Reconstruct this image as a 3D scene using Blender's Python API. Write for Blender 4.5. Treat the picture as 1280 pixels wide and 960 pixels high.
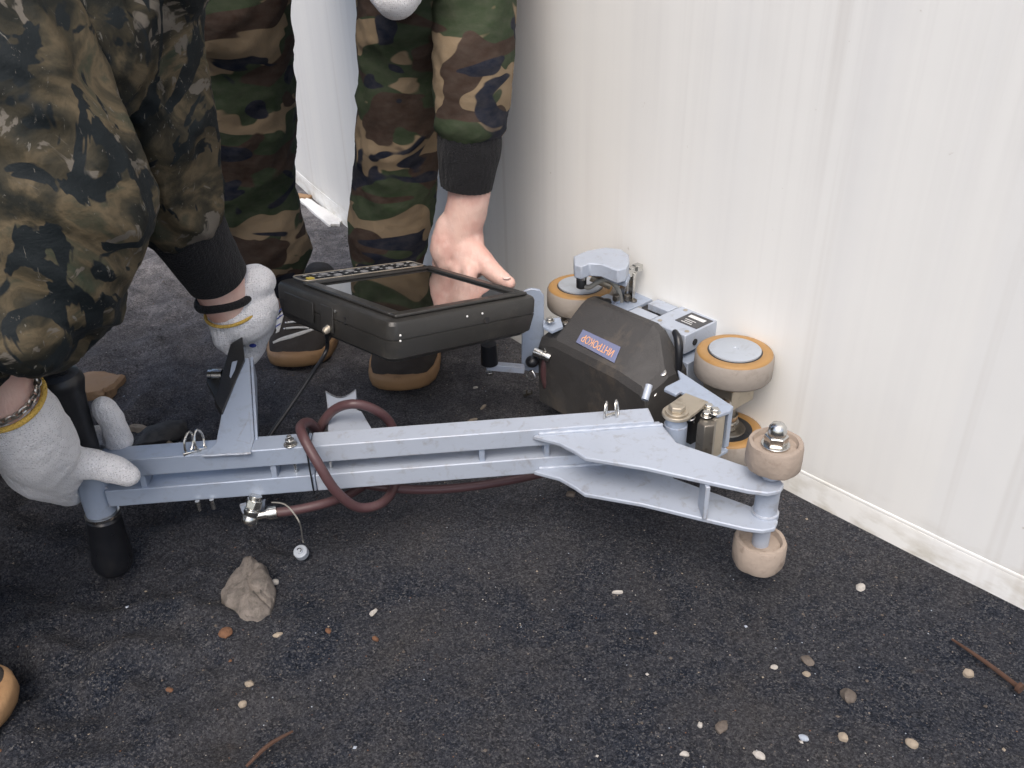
import bpy, bmesh, math, random
import numpy as np
from mathutils import Vector, Matrix, noise as mn
for o in list(bpy.data.objects): bpy.data.objects.remove(o)
S = bpy.context.scene
COL = S.collection
random.seed(7)
R_ = math.radians

# ------------------------------------------------------------------ camera, sky, sun, exposure
F = 1070.0; TH = R_(30); ROLL = R_(1.7); HC = .65
fw = Vector((0, math.cos(TH), -math.sin(TH)))
rt0 = Vector((1, 0, 0)); up0 = rt0.cross(fw)
rt = math.cos(ROLL)*rt0 - math.sin(ROLL)*up0
up = math.sin(ROLL)*rt0 + math.cos(ROLL)*up0
CAM = Vector((0, 0, HC))
cd = bpy.data.cameras.new('camera'); cam = bpy.data.objects.new('camera', cd); COL.objects.link(cam)
cd.sensor_width = 36; cd.lens = F/1280*36; cd.clip_start = .02; cd.clip_end = 500
M = Matrix((rt, up, -fw)).transposed().to_4x4(); M.translation = CAM
cam.matrix_world = M
S.camera = cam

SUN_EL, SUN_AZ = R_(56), R_(192)          # azimuth from +Y, clockwise: high, behind the camera to its left
W = bpy.data.worlds.new("World"); S.world = W; W.use_nodes = True
nt = W.node_tree; bg = nt.nodes['Background']
sk = nt.nodes.new('ShaderNodeTexSky'); sk.sky_type = 'NISHITA'; sk.sun_disc = False
sk.sun_elevation = SUN_EL; sk.sun_rotation = SUN_AZ; sk.air_density = 1.0; sk.dust_density = 4.0; sk.ozone_density = 1.0
nt.links.new(sk.outputs[0], bg.inputs[0]); bg.inputs[1].default_value = .15
sd = bpy.data.lights.new('sun', 'SUN'); so = bpy.data.objects.new('sun', sd); COL.objects.link(so)
sd.energy = 1.1; sd.angle = R_(35); sd.color = (1, .96, .9)
sdir = Vector((math.sin(SUN_AZ)*math.cos(SUN_EL), math.cos(SUN_AZ)*math.cos(SUN_EL), math.sin(SUN_EL)))
so.rotation_euler = sdir.to_track_quat('Z', 'Y').to_euler()
so.location = (0, 0, 30)
S.view_settings.view_transform = 'Standard'; S.view_settings.look = 'None'
S.view_settings.exposure = .47; S.view_settings.gamma = 1

# ------------------------------------------------------------------ measuring: where a sight line meets a level or a depth
def ray(px, py): return fw + rt*((px-640)/F) - up*((py-480)/F)
def G(px, py, z=0.):
    d = ray(px, py); return CAM + d*((z-HC)/d.z)
def PY(px, py, Y):
    d = ray(px, py); return CAM + d*(Y/d.y)

# ------------------------------------------------------------------ mesh helpers
class MB:
    def __init__(s): s.v = []; s.f = []; s.mi = []; s.m = 0
    def face(s, idx): s.f.append(tuple(idx)); s.mi.append(s.m)
    def box(s, c, size, ax=None):
        c = Vector(c); X, Y, Z = ax or (Vector((1,0,0)), Vector((0,1,0)), Vector((0,0,1)))
        b = len(s.v); hx, hy, hz = [q/2 for q in size]
        for i, j, k in ((-1,-1,-1),(1,-1,-1),(1,1,-1),(-1,1,-1),(-1,-1,1),(1,-1,1),(1,1,1),(-1,1,1)):
            s.v.append(c + X*hx*i + Y*hy*j + Z*hz*k)
        for q in ((3,2,1,0),(4,5,6,7),(0,1,5,4),(1,2,6,5),(2,3,7,6),(3,0,4,7)): s.face([b+x for x in q])
        return s
    def lathe(s, p0, ax, prof, n=24, x0=None):
        p0 = Vector(p0); ax = Vector(ax).normalized()
        x = (x0 or ax.orthogonal()).normalized(); y = ax.cross(x)
        b = len(s.v)
        for r, h in prof:
            for i in range(n):
                a = 2*math.pi*i/n
                s.v.append(p0 + ax*h + (x*math.cos(a) + y*math.sin(a))*r)
        for k in range(len(prof)-1):
            for i in range(n):
                j = (i+1) % n
                s.face((b+k*n+i, b+k*n+j, b+(k+1)*n+j, b+(k+1)*n+i))
        s.face([b+i for i in reversed(range(n))]); t = b+(len(prof)-1)*n; s.face([t+i for i in range(n)])
        return s
    def cyl(s, p0, p1, r, r1=None, n=20):
        p0 = Vector(p0); p1 = Vector(p1)
        return s.lathe(p0, p1-p0, [(r, 0), (r if r1 is None else r1, (p1-p0).length)], n)
    def prism(s, pts, z0, z1):
        b = len(s.v); n = len(pts)
        ar = sum(pts[i][0]*pts[(i+1) % n][1] - pts[(i+1) % n][0]*pts[i][1] for i in range(n))
        if ar < 0: pts = list(reversed(pts))
        for z in (z0, z1):
            for p in pts: s.v.append(Vector((p[0], p[1], z)))
        s.face([b+i for i in reversed(range(n))]); s.face([b+n+i for i in range(n)])
        for i in range(n):
            j = (i+1) % n; s.face((b+i, b+j, b+n+j, b+n+i))
        return s
    def extr(s, pts, d):
        """planar polygon of world points pushed along vector d"""
        b = len(s.v); n = len(pts); d = Vector(d)
        nr = sum(((Vector(pts[i])-Vector(pts[0])).cross(Vector(pts[(i+1) % n])-Vector(pts[0])) for i in range(n)), Vector())
        if nr.dot(d) < 0: pts = list(reversed(pts))
        for p in pts: s.v.append(Vector(p))
        for p in pts: s.v.append(Vector(p)+d)
        s.face([b+i for i in reversed(range(n))]); s.face([b+n+i for i in range(n)])
        for i in range(n):
            j = (i+1) % n; s.face((b+i, b+j, b+n+j, b+n+i))
        return s
    def tube(s, pts, rad, n=12, sub=8, caps='flat', disp=None, ell=None, e0=None):
        P, Rr = smooth_path(pts, rad, sub)
        rings = []
        t0 = (P[1]-P[0]).normalized(); x = (e0 or t0.orthogonal()); x = (x - t0*x.dot(t0)).normalized()
        for i, p in enumerate(P):
            t = (P[min(i+1, len(P)-1)] - P[max(i-1, 0)]).normalized()
            x = (x - t*x.dot(t)).normalized(); rings.append((p, t, x, t.cross(x), Rr[i]))
        if caps == 'round':
            def cap(rg, sg):
                p, t, x, y, r = rg
                return [(p + t*(sg*r*math.sin(a)), t, x, y, r*max(math.cos(a), .02)) for a in (R_(22), R_(45), R_(66), R_(84))]
            rings = list(reversed(cap(rings[0], -1))) + rings + cap(rings[-1], 1)
        b = len(s.v); el = ell or 1
        for p, t, x, y, r in rings:
            for k in range(n):
                a = 2*math.pi*k/n; q = p + (x*math.cos(a)*el + y*math.sin(a))*r
                if disp: q = q + (q-p).normalized()*disp(q)
                s.v.append(q)
        m = len(rings)
        for i in range(m-1):
            for k in range(n):
                j = (k+1) % n; s.face((b+i*n+k, b+i*n+j, b+(i+1)*n+j, b+(i+1)*n+k))
        if caps:
            s.face([b+k for k in reversed(range(n))]); s.face([b+(m-1)*n+k for k in range(n)])
        return s
    def ball(s, c, r, n=14, sq=(1,1,1)):
        c = Vector(c); prof = [(r*max(math.sin(math.pi*i/n), .01), -r*math.cos(math.pi*i/n)) for i in range(n+1)]
        b = len(s.v); s.lathe((0,0,0), (0,0,1), prof, n*2)
        for i in range(b, len(s.v)):
            v = s.v[i]; s.v[i] = c + Vector((v.x*sq[0], v.y*sq[1], v.z*sq[2]))
        return s

def smooth_path(pts, rad, sub):
    pts = [Vector(p) for p in pts]
    if not isinstance(rad, (list, tuple)): rad = [rad]*len(pts)
    if len(pts) == 2 or sub <= 1: return pts, list(rad)
    P, Q = [], []
    for i in range(len(pts)-1):
        a, b, c, d = pts[max(i-1,0)], pts[i], pts[i+1], pts[min(i+2, len(pts)-1)]
        ra, rb, rc, rd = [rad[min(max(k,0), len(pts)-1)] for k in (i-1, i, i+1, i+2)]
        for k in range(sub):
            t = k/sub; t2 = t*t; t3 = t2*t
            P.append(.5*((2*b) + (c-a)*t + (2*a-5*b+4*c-d)*t2 + (3*b-a-3*c+d)*t3))
            Q.append(max(.5*((2*rb) + (rc-ra)*t + (2*ra-5*rb+4*rc-rd)*t2 + (3*rb-ra-3*rc+rd)*t3), .0005))
    P.append(pts[-1]); Q.append(rad[-1]); return P, Q

def wloc(o):
    v = Vector((0,0,0))
    while o: v = v + Vector(o.location); o = o.parent
    return v
def mesh_from(name, mb, mats, off=Vector((0,0,0))):
    me = bpy.data.meshes.new(name)
    me.from_pydata([tuple(Vector(v)-off) for v in mb.v], [], mb.f)
    for m in (mats if isinstance(mats, (list, tuple)) else [mats]): me.materials.append(m)
    me.polygons.foreach_set('material_index', mb.mi); me.update()
    return me
def finish(me, angle=38):
    me.polygons.foreach_set('use_smooth', [True]*len(me.polygons)); me.set_sharp_from_angle(angle=R_(angle))
def obj(name, mb, mats, parent=None, bevel=0, angle=38, loc=None):
    off = wloc(parent) if parent else Vector(loc or (0,0,0))
    me = mesh_from(name, mb, mats, off); finish(me, angle)
    o = bpy.data.objects.new(name, me); COL.objects.link(o)
    if parent: o.parent = parent
    else: o.location = off
    if bevel:
        b = o.modifiers.new('bevel', 'BEVEL'); b.width = bevel; b.segments = 2; b.limit_method = 'ANGLE'; b.angle_limit = R_(40)
    return o
def tag(o, label=None, cat=None, group=None, kind=None):
    for k, v in (('label', label), ('category', cat), ('group', group), ('kind', kind)):
        if v: o[k] = v
    return o
def thing(name, loc, label, cat, group=None):
    o = bpy.data.objects.new(name, None); COL.objects.link(o); o.location = loc; o.empty_display_size = .05
    return tag(o, label, cat, group)
def blob(chains, voxel, smooth=6, disp=None):
    """many round tubes fused into one continuous skin"""
    mb = MB()
    for c in chains:
        pts, rad = c[0], c[1]
        if len(pts) == 1: mb.ball(pts[0], rad[0], 12)
        else: mb.tube(pts, rad, 18, 6, 'round')
    me = bpy.data.meshes.new('tmp'); me.from_pydata([tuple(v) for v in mb.v], [], mb.f)
    o = bpy.data.objects.new('tmp', me); COL.objects.link(o)
    r = o.modifiers.new('r', 'REMESH'); r.mode = 'VOXEL'; r.voxel_size = voxel
    sm = o.modifiers.new('s', 'SMOOTH'); sm.iterations = smooth; sm.factor = .5
    dg = bpy.context.evaluated_depsgraph_get(); ev = o.evaluated_get(dg); em = ev.to_mesh()
    out = MB()
    co = np.empty(len(em.vertices)*3, dtype=np.float32); em.vertices.foreach_get('co', co)
    no = np.empty(len(em.vertices)*3, dtype=np.float32); em.vertices.foreach_get('normal', no)
    co = co.reshape(-1,3); no = no.reshape(-1,3)
    out.v = [Vector(c) for c in co.tolist()]
    if disp:
        nn = no.tolist()
        out.v = [v + Vector(n)*disp(v) for v, n in zip(out.v, nn)]
    out.f = [tuple(p.vertices) for p in em.polygons]; out.mi = [0]*len(out.f)
    ev.to_mesh_clear(); bpy.data.objects.remove(o)
    return out

# ------------------------------------------------------------------ materials
def nmat(name):
    m = bpy.data.materials.new(name); m.use_nodes = True
    n = m.node_tree; b = n.nodes['Principled BSDF']; return m, n, b
def N(n, t, **kw):
    x = n.nodes.new(t)
    for k, v in kw.items():
        if k.startswith('i_'): x.inputs[int(k[2:]) if k[2:].isdigit() else k[2:]].default_value = v
        else: setattr(x, k, v)
    return x
def coords(n, scale=(1,1,1), out='Object'):
    t = N(n, 'ShaderNodeTexCoord'); m = N(n, 'ShaderNodeMapping'); m.inputs['Scale'].default_value = scale
    n.links.new(t.outputs[out], m.inputs['Vector']); return m.outputs[0]
def noise_(n, v, scale, detail=3, rough=.55, dist=0):
    x = N(n, 'ShaderNodeTexNoise'); x.inputs['Scale'].default_value = scale; x.inputs['Detail'].default_value = detail
    x.inputs['Roughness'].default_value = rough; x.inputs['Distortion'].default_value = dist
    n.links.new(v, x.inputs['Vector']); return x.outputs['Fac']
def ramp(n, fac, stops, interp='LINEAR'):
    r = N(n, 'ShaderNodeValToRGB'); r.color_ramp.interpolation = interp
    e = r.color_ramp.elements
    while len(e) < len(stops): e.new(.5)
    for q, (p, c) in zip(e, stops): q.position = p; q.color = (*c, 1) if len(c) == 3 else c
    n.links.new(fac, r.inputs[0]); return r.outputs[0]
def mix(n, fac, a, b):
    x = N(n, 'ShaderNodeMix', data_type='RGBA')
    for s, q in ((0, fac), (6, a), (7, b)):
        if isinstance(q, (int, float)): x.inputs[s].default_value = q
        elif isinstance(q, tuple): x.inputs[s].default_value = (*q, 1)
        else: n.links.new(q, x.inputs[s])
    return x.outputs[2]
def bump(n, b, h, strength, dist=.002):
    x = N(n, 'ShaderNodeBump'); x.inputs['Strength'].default_value = strength; x.inputs['Distance'].default_value = dist
    n.links.new(h, x.inputs['Height'])
    old = b.inputs['Normal'].links
    if old: n.links.new(old[0].from_socket, x.inputs['Normal'])
    n.links.new(x.outputs[0], b.inputs['Normal'])
BW = [(0,(0,0,0)),(1,(1,1,1))]
def mask(n, fac, lo, hi): return ramp(n, fac, [(lo,(0,0,0)),(hi,(1,1,1))])

def worn(name, col, rough=.45, metal=0., dirt=(.10,.075,.05), damt=.5, dscale=30, var=.12, bmp=.15, bscale=220, edge=False):
    m, n, b = nmat(name); v = coords(n)
    c1 = tuple(q*(1-var) for q in col); c2 = tuple(min(q*(1+var),1) for q in col)
    base = mix(n, noise_(n, v, 14, 5), c1, c2)
    d = mask(n, noise_(n, v, dscale, 8, .68, .4), .54, .72)
    mm = N(n, 'ShaderNodeMath', operation='MULTIPLY'); n.links.new(d, mm.inputs[0]); mm.inputs[1].default_value = damt
    n.links.new(mix(n, mm.outputs[0], base, dirt), b.inputs['Base Color'])
    if edge:
        bv = N(n, 'ShaderNodeBevel', samples=4); bv.inputs['Radius'].default_value = .0022
        ge = N(n, 'ShaderNodeNewGeometry'); dp = N(n, 'ShaderNodeVectorMath', operation='DOT_PRODUCT'); n.links.new(bv.outputs[0], dp.inputs[0]); n.links.new(ge.outputs['Normal'], dp.inputs[1])
        em = N(n, 'ShaderNodeMapRange'); em.inputs[1].default_value = .985; em.inputs[2].default_value = .90; n.links.new(dp.outputs['Value'], em.inputs[0])
        e2 = N(n, 'ShaderNodeMath', operation='MULTIPLY'); n.links.new(em.outputs[0], e2.inputs[0]); n.links.new(mask(n, noise_(n, v, 38, 6, .7), .48, .62), e2.inputs[1])
        old = b.inputs['Base Color'].links[0].from_socket
        n.links.new(mix(n, e2.outputs[0], old, mix(n, noise_(n, v, 120, 3), (.16,.10,.06), (.30,.27,.24))), b.inputs['Base Color'])
    rr = ramp(n, noise_(n, v, 45, 4), [(.3,(rough*.8,)*3),(.7,(min(rough*1.3,1),)*3)])
    n.links.new(rr, b.inputs['Roughness']); b.inputs['Metallic'].default_value = metal
    bump(n, b, noise_(n, v, bscale, 4), bmp, .001)
    return m
M_PAINT = worn('grey_blue_paint', (.36,.42,.52), .36, .15, (.15,.13,.11), .28, 55, .07, edge=True)
M_PAINTW = worn('scuffed_light_paint', (.42,.465,.54), .38, .1, (.20,.165,.13), .42, 75, .09, edge=True)
M_STEEL = worn('bright_steel', (.62,.61,.58), .24, 1., (.10,.08,.06), .4, 60, .15)
M_OILY = worn('oily_dark_steel', (.22,.20,.17), .33, .85, (.04,.03,.02), .7, 40, .25)
M_TANMET = worn('dusty_aluminium', (.47,.42,.34), .45, .7, (.12,.09,.06), .5, 50, .12)
M_RUBBER = worn('black_rubber', (.012,.013,.016), .32, 0, (.05,.045,.04), .25, 40, .2, .2)
M_BLACK = worn('black_plastic', (.018,.019,.021), .38, 0, (.07,.065,.055), .35, 30, .2, .35, 900)
M_COVER = worn('dusty_dark_cover', (.048,.046,.045), .55, 0, (.13,.105,.08), .75, 16, .2, .4, 500)
M_YEL = worn('amber_polyurethane', (.38,.215,.075), .45, 0, (.20,.11,.05), .5, 35, .15)
M_TREAD = worn('worn_tread', (.33,.29,.25), .7, 0, (.16,.12,.09), .6, 30, .12, .5, 200)
M_DISC = worn('grey_disc', (.43,.47,.52), .42, .2, (.20,.18,.16), .35, 40, .06)
M_ROLLER = worn('dirty_roller', (.37,.30,.245), .8, 0, (.13,.09,.065), .8, 42, .28, 1., 130)
M_HOSE = worn('maroon_hose', (.085,.042,.045), .42, 0, (.13,.09,.075), .4, 30, .15, .2)
M_CABLE = worn('grey_cable', (.28,.27,.24), .5, 0, (.12,.10,.08), .5, 40, .1)
M_DARKGAP = worn('dark_recess', (.02,.02,.022), .6)
M_TABLET = worn('worn_black_case', (.030,.029,.027), .36, 0, (.085,.078,.066), .4, 24, .25, .3, 900)
M_LABEL = worn('blue_sticker', (.17,.19,.31), .45, 0, (.2,.17,.14), .3, 40, .08)
M_ORANGE = worn('orange_print', (.85,.42,.20), .5, 0, (.5,.3,.2), .2, 60, .08)
M_WHITEP = worn('white_print', (.75,.75,.73), .5, 0, (.3,.3,.3), .3, 80, .05)
M_PLATE = worn('charcoal_plate', (.055,.055,.06), .45)
M_YKEY = worn('yellow_key', (.65,.50,.06), .45, 0, (.2,.15,.05), .2)
M_KEY = worn('grey_key', (.30,.30,.30), .45, 0, (.05,.05,.05), .4, 90)
M_SOLE = worn('gum_sole', (.33,.195,.095), .6, 0, (.12,.075,.04), .6, 30, .15, .6, 300)
M_UPPER = worn('dark_suede', (.034,.028,.024), .9, 0, (.07,.06,.05), .6, 25, .25, .8, 700)
M_LACE = worn('white_shoe_trim', (.62,.62,.60), .7, 0, (.3,.28,.25), .4, 40)
M_BLUE = worn('blue_print', (.03,.05,.30), .5, 0, (.2,.2,.25), .2)
M_CHAIN = worn('silver_chain', (.5,.48,.44), .3, 1., (.1,.08,.06), .5, 90)
M_WOOD = worn('weathered_bark', (.33,.21,.12), .85, 0, (.12,.075,.045), .8, 25, .25, 1., 120)
M_RUST = worn('rusty_iron', (.075,.038,.024), .85, 0, (.035,.02,.015), .6, 60, .3, .8, 300)
M_MATT_WHITE = worn('matt_white', (.8,.8,.78), .9, 0, (.35,.33,.32), .5, 8, .08, .8, 60)

m, n, b = nmat('screen_glass'); b.inputs['Base Color'].default_value = (.006,.006,.006,1); b.inputs['Roughness'].default_value = .04; b.inputs['IOR'].default_value = 1.75
b.inputs['Coat Weight'].default_value = 1; b.inputs['Coat Roughness'].default_value = .03; b.inputs['Coat IOR'].default_value = 2.0
bump(n, b, noise_(n, coords(n), 30, 2), .02, .0005); M_GLASS = m

def cloth_bump(n, b, v, sc=900):
    bump(n, b, noise_(n, v, sc, 3, .6), .25, .0008)
    bump(n, b, noise_(n, v, 30, 4, .55, .25), .35, .008)
def woodland(name, k=1., seed=0.):
    m, n, b = nmat(name); t = N(n, 'ShaderNodeTexCoord'); mp = N(n, 'ShaderNodeMapping')
    mp.inputs['Scale'].default_value = (1, 1, 2.0); mp.inputs['Location'].default_value = (seed, seed*1.7, seed*.6)
    mp.inputs['Rotation'].default_value = (0, R_(12), 0)
    n.links.new(t.outputs['Object'], mp.inputs['Vector']); v = mp.outputs[0]
    def lay(off, sc, thr):
        a = N(n, 'ShaderNodeVectorMath', operation='ADD'); a.inputs[1].default_value = (off, off*.37, off*1.3); n.links.new(v, a.inputs[0])
        return mask(n, noise_(n, a.outputs[0], sc, 1.6, .5, .6), thr, thr+.012)
    c = mix(n, lay(3.1, 9.5, .455), (.25,.185,.115), (.035,.052,.026))
    c = mix(n, lay(9.7, 8.5, .535), c, (.048,.030,.022))
    c = mix(n, lay(17.3, 10, .575), c, (.009,.013,.026))
    f = noise_(n, v, 60, 4); c = mix(n, mask(n, f, .3, .8), c, mix(n, .22, c, (.16,.14,.12)))
    n.links.new(c, b.inputs['Base Color']); b.inputs['Roughness'].default_value = .85
    b.inputs['Specular IOR Level'].default_value = .2
    cloth_bump(n, b, t.outputs['Object']); return m
M_CAMO = woodland('woodland_camouflage')
def oak(name):
    m, n, b = nmat(name); v = coords(n, (1,1,1.25))
    c = ramp(n, noise_(n, v, 11, 5, .55, 1.2), [(.32,(.004,.005,.005)),(.42,(.014,.015,.011)),(.50,(.048,.040,.024)),(.57,(.112,.086,.050)),(.61,(.065,.058,.036)),(.70,(.030,.042,.026))])
    g = mask(n, noise_(n, v, 17, 4, .6, 1.8), .60, .63); c = mix(n, g, c, (.13,.115,.095))
    k = mask(n, noise_(n, coords(n, (1.3,1,.8)), 13, 3, .5, 2.2), .55, .57); c = mix(n, k, c, (.006,.010,.012))
    w = mask(n, noise_(n, coords(n, (2.5,2.5,1)), 34, 4, .7, 2.5), .64, .69); c = mix(n, w, c, (.16,.15,.13))
    n.links.new(c, b.inputs['Base Color']); b.inputs['Roughness'].default_value = .72; b.inputs['Specular IOR Level'].default_value = .3
    cloth_bump(n, b, v); return m
M_OAK = oak('forest_leaf_camouflage')
def knit(name, col, dots=True, sc=420, rough=.95):
    m, n, b = nmat(name); v = coords(n)
    vo = N(n, 'ShaderNodeTexVoronoi'); vo.inputs['Scale'].default_value = sc; n.links.new(v, vo.inputs['Vector'])
    base = mix(n, noise_(n, v, 26, 4), tuple(q*.86 for q in col), col)
    vd = N(n, 'ShaderNodeTexVoronoi'); vd.inputs['Scale'].default_value = 430; vd.inputs['Randomness'].default_value = .3; n.links.new(v, vd.inputs['Vector'])
    c = mix(n, mask(n, vd.outputs['Distance'], .18, .34), tuple(q*.62 for q in col), base)
    d = mask(n, noise_(n, v, 22, 5, .65), .66, .85)
    if dots: c = mix(n, d, c, (.42,.38,.34))
    n.links.new(c, b.inputs['Base Color']); b.inputs['Roughness'].default_value = rough; b.inputs['Sheen Weight'].default_value = .3 if dots else .05
    inv = N(n, 'ShaderNodeMath', operation='SUBTRACT'); inv.inputs[0].default_value = 1; n.links.new(vo.outputs['Distance'], inv.inputs[1])
    wv = N(n, 'ShaderNodeTexWave'); wv.inputs['Scale'].default_value = 62; wv.inputs['Distortion'].default_value = 2.2; wv.inputs['Detail'].default_value = 2; wv.inputs['Detail Scale'].default_value = 3; n.links.new(coords(n, (1,.6,-.9)), wv.inputs['Vector'])
    bump(n, b, wv.outputs['Fac'], .25, .0012)
    bump(n, b, inv.outputs[0], .6, .0018); bump(n, b, noise_(n, v, 48, 5), .5, .006)
    return m
M_GLOVE = knit('white_knit', (.88,.87,.88), True, 800)
M_YTRIM = knit('yellow_overlock', (.70,.46,.10), False, 700)
M_CUFF = knit('black_ribbing', (.008,.008,.010), False, 500)
m, n, b = nmat('skin'); v = coords(n)
c = mix(n, mask(n, noise_(n, v, 20, 5), .35, .7), (.72,.50,.42), (.60,.32,.27)); c = mix(n, mask(n, noise_(n, v, 60, 3), .5, .8), c, (.74,.53,.46))
n.links.new(c, b.inputs['Base Color']); b.inputs['Roughness'].default_value = .5
b.inputs['Subsurface Weight'].default_value = .12; b.inputs['Subsurface Radius'].default_value = (.008,.003,.002); b.inputs['Subsurface Scale'].default_value = .6
bump(n, b, noise_(n, v, 380, 3), .35, .0008); bump(n, b, noise_(n, coords(n, (1.6,1,.6)), 75, 4, .55, .6), .45, .003); M_SKIN = m
M_HAIR = worn('brown_hair', (.03,.02,.013), .6)
M_EYE = worn('eye_white', (.7,.7,.68), .25)

def amt0(n, f, k):
    q = N(n, 'ShaderNodeMath', operation='MULTIPLY'); n.links.new(f, q.inputs[0]); q.inputs[1].default_value = k; return q.outputs[0]
# ground: dark slag sand with dust
m, n, b = nmat('dark_sand'); v = coords(n)
g1 = N(n, 'ShaderNodeTexVoronoi'); g1.inputs['Scale'].default_value = 560; n.links.new(v, g1.inputs['Vector'])
g2 = N(n, 'ShaderNodeTexVoronoi'); g2.inputs['Scale'].default_value = 1050; n.links.new(v, g2.inputs['Vector'])
sg = N(n, 'ShaderNodeSeparateColor'); n.links.new(g1.outputs['Color'], sg.inputs[0]); sh = N(n, 'ShaderNodeSeparateColor'); n.links.new(g2.outputs['Color'], sh.inputs[0])
fm = N(n, 'ShaderNodeMath', operation='MULTIPLY_ADD'); n.links.new(sg.outputs[0], fm.inputs[0]); fm.inputs[1].default_value = .5
fm2 = N(n, 'ShaderNodeMath', operation='MULTIPLY'); n.links.new(sh.outputs[0], fm2.inputs[0]); fm2.inputs[1].default_value = .3; n.links.new(fm2.outputs[0], fm.inputs[2])
fa = N(n, 'ShaderNodeMath', operation='MULTIPLY_ADD'); n.links.new(noise_(n, v, 130, 6, .75), fa.inputs[0]); fa.inputs[1].default_value = .30; n.links.new(fm.outputs[0], fa.inputs[2])
fine = fa.outputs[0]
c = ramp(n, fine, [(.22,(.004,.006,.011)),(.50,(.016,.021,.033)),(.70,(.043,.049,.064)),(.80,(.083,.084,.091)),(.93,(.19,.18,.17))])
dust = mask(n, noise_(n, v, 6.5, 8, .68, .5), .46, .74)
c = mix(n, dust, c, mix(n, fine, (.016,.016,.017), (.115,.105,.098)))
brown = mask(n, noise_(n, v, 17, 8, .75, .3), .62, .76); c = mix(n, brown, c, mix(n, fine, (.03,.022,.016), (.13,.095,.07)))
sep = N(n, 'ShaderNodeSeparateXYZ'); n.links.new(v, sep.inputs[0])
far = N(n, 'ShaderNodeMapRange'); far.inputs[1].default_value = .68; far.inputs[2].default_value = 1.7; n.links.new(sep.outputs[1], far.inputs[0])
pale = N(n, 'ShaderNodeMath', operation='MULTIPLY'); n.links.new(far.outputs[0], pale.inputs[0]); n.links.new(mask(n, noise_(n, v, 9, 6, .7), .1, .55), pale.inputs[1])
c = mix(n, pale.outputs[0], c, mix(n, fine, (.07,.066,.07), (.44,.42,.425)))  # paler with distance: pale sand, plus open-ground brightness put into the colour
lump = mask(n, noise_(n, v, 21, 6, .7, .6), .40, .56); c = mix(n, amt0(n, lump, .55), c, mix(n, fine, (.004,.005,.008), (.10,.10,.11)))
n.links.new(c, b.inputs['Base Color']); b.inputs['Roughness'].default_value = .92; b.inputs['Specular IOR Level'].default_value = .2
bump(n, b, fine, .8, .003); bump(n, b, noise_(n, v, 60, 8, .75), .8, .010)
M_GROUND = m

# tank paint: white, rain streaks running down
m, n, b = nmat('streaked_white_paint')
t = N(n, 'ShaderNodeTexCoord')
def uvn(sx, sy, sc, det, ox=0., dist=0.):
    mp = N(n, 'ShaderNodeMapping'); mp.inputs['Scale'].default_value = (sx, sy, 1); mp.inputs['Location'].default_value = (ox, ox*.3, 0)
    n.links.new(t.outputs['UV'], mp.inputs['Vector']); return noise_(n, mp.outputs[0], sc, det, .55, dist)
s1 = mask(n, uvn(26, .55, 1, 5, 2.3, .5), .46, .80)
s2 = mask(n, uvn(75, 1.2, 1, 5, 7.1, .3), .50, .85)
s3 = mask(n, uvn(9, .25, 1, 3, 11.7), .46, .70)
brk = mask(n, uvn(3.5, 2.2, 1, 4, 21.), .35, .62)
c = mix(n, s3, (.87,.865,.83), (.82,.82,.80))
def amt(f, k, by=None):
    q = N(n, 'ShaderNodeMath', operation='MULTIPLY'); n.links.new(f, q.inputs[0]); q.inputs[1].default_value = k
    if by is None: return q.outputs[0]
    w = N(n, 'ShaderNodeMath', operation='MULTIPLY'); n.links.new(q.outputs[0], w.inputs[0]); n.links.new(by, w.inputs[1]); return w.outputs[0]
c = mix(n, amt(s1, .25, brk), c, (.56,.55,.55)); c = mix(n, amt(s2, .26, brk), c, (.58,.56,.54))
c = mix(n, amt(mask(n, uvn(40, .5, 1, 2, 31.), .62, .74), .28), c, (.55,.51,.46))
# one broad grey run-off stain
sp = N(n, 'ShaderNodeSeparateXYZ'); n.links.new(t.outputs['UV'], sp.inputs[0])
wob = N(n, 'ShaderNodeMath', operation='MULTIPLY_ADD'); n.links.new(uvn(20, .8, 1, 3, 4.), wob.inputs[0]); wob.inputs[1].default_value = .10; n.links.new(sp.outputs[0], wob.inputs[2])
STAIN = N(n, 'ShaderNodeMapRange', interpolation_type='SMOOTHSTEP'); n.links.new(wob.outputs[0], STAIN.inputs[0])
STAIN2 = N(n, 'ShaderNodeMapRange', interpolation_type='SMOOTHSTEP'); n.links.new(wob.outputs[0], STAIN2.inputs[0])
pr = N(n, 'ShaderNodeMath', operation='MULTIPLY'); n.links.new(STAIN.outputs[0], pr.inputs[0]); n.links.new(STAIN2.outputs[0], pr.inputs[1])
c = mix(n, amt(pr.outputs[0], .10), c, (.44,.44,.47))
ft = N(n, 'ShaderNodeMapRange'); ft.inputs[1].default_value = .055; ft.inputs[2].default_value = .0; n.links.new(sp.outputs[1], ft.inputs[0])
ftm = N(n, 'ShaderNodeMath', operation='MULTIPLY'); n.links.new(ft.outputs[0], ftm.inputs[0]); n.links.new(mask(n, uvn(22, 45, 1, 6, 3.), .46, .66), ftm.inputs[1])
c = mix(n, amt(ftm.outputs[0], .7), c, (.50,.46,.37))
speck = mask(n, uvn(60, 60, 1, 4, 1.), .72, .76); c = mix(n, amt(speck, .5), c, (.45,.40,.33))
n.links.new(c, b.inputs['Base Color']); b.inputs['Roughness'].default_value = .42
bump(n, b, uvn(300, 300, 1, 3), .08, .0006); bump(n, b, uvn(7, 7, 1, 3), .15, .006)
M_TANK = m

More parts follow.
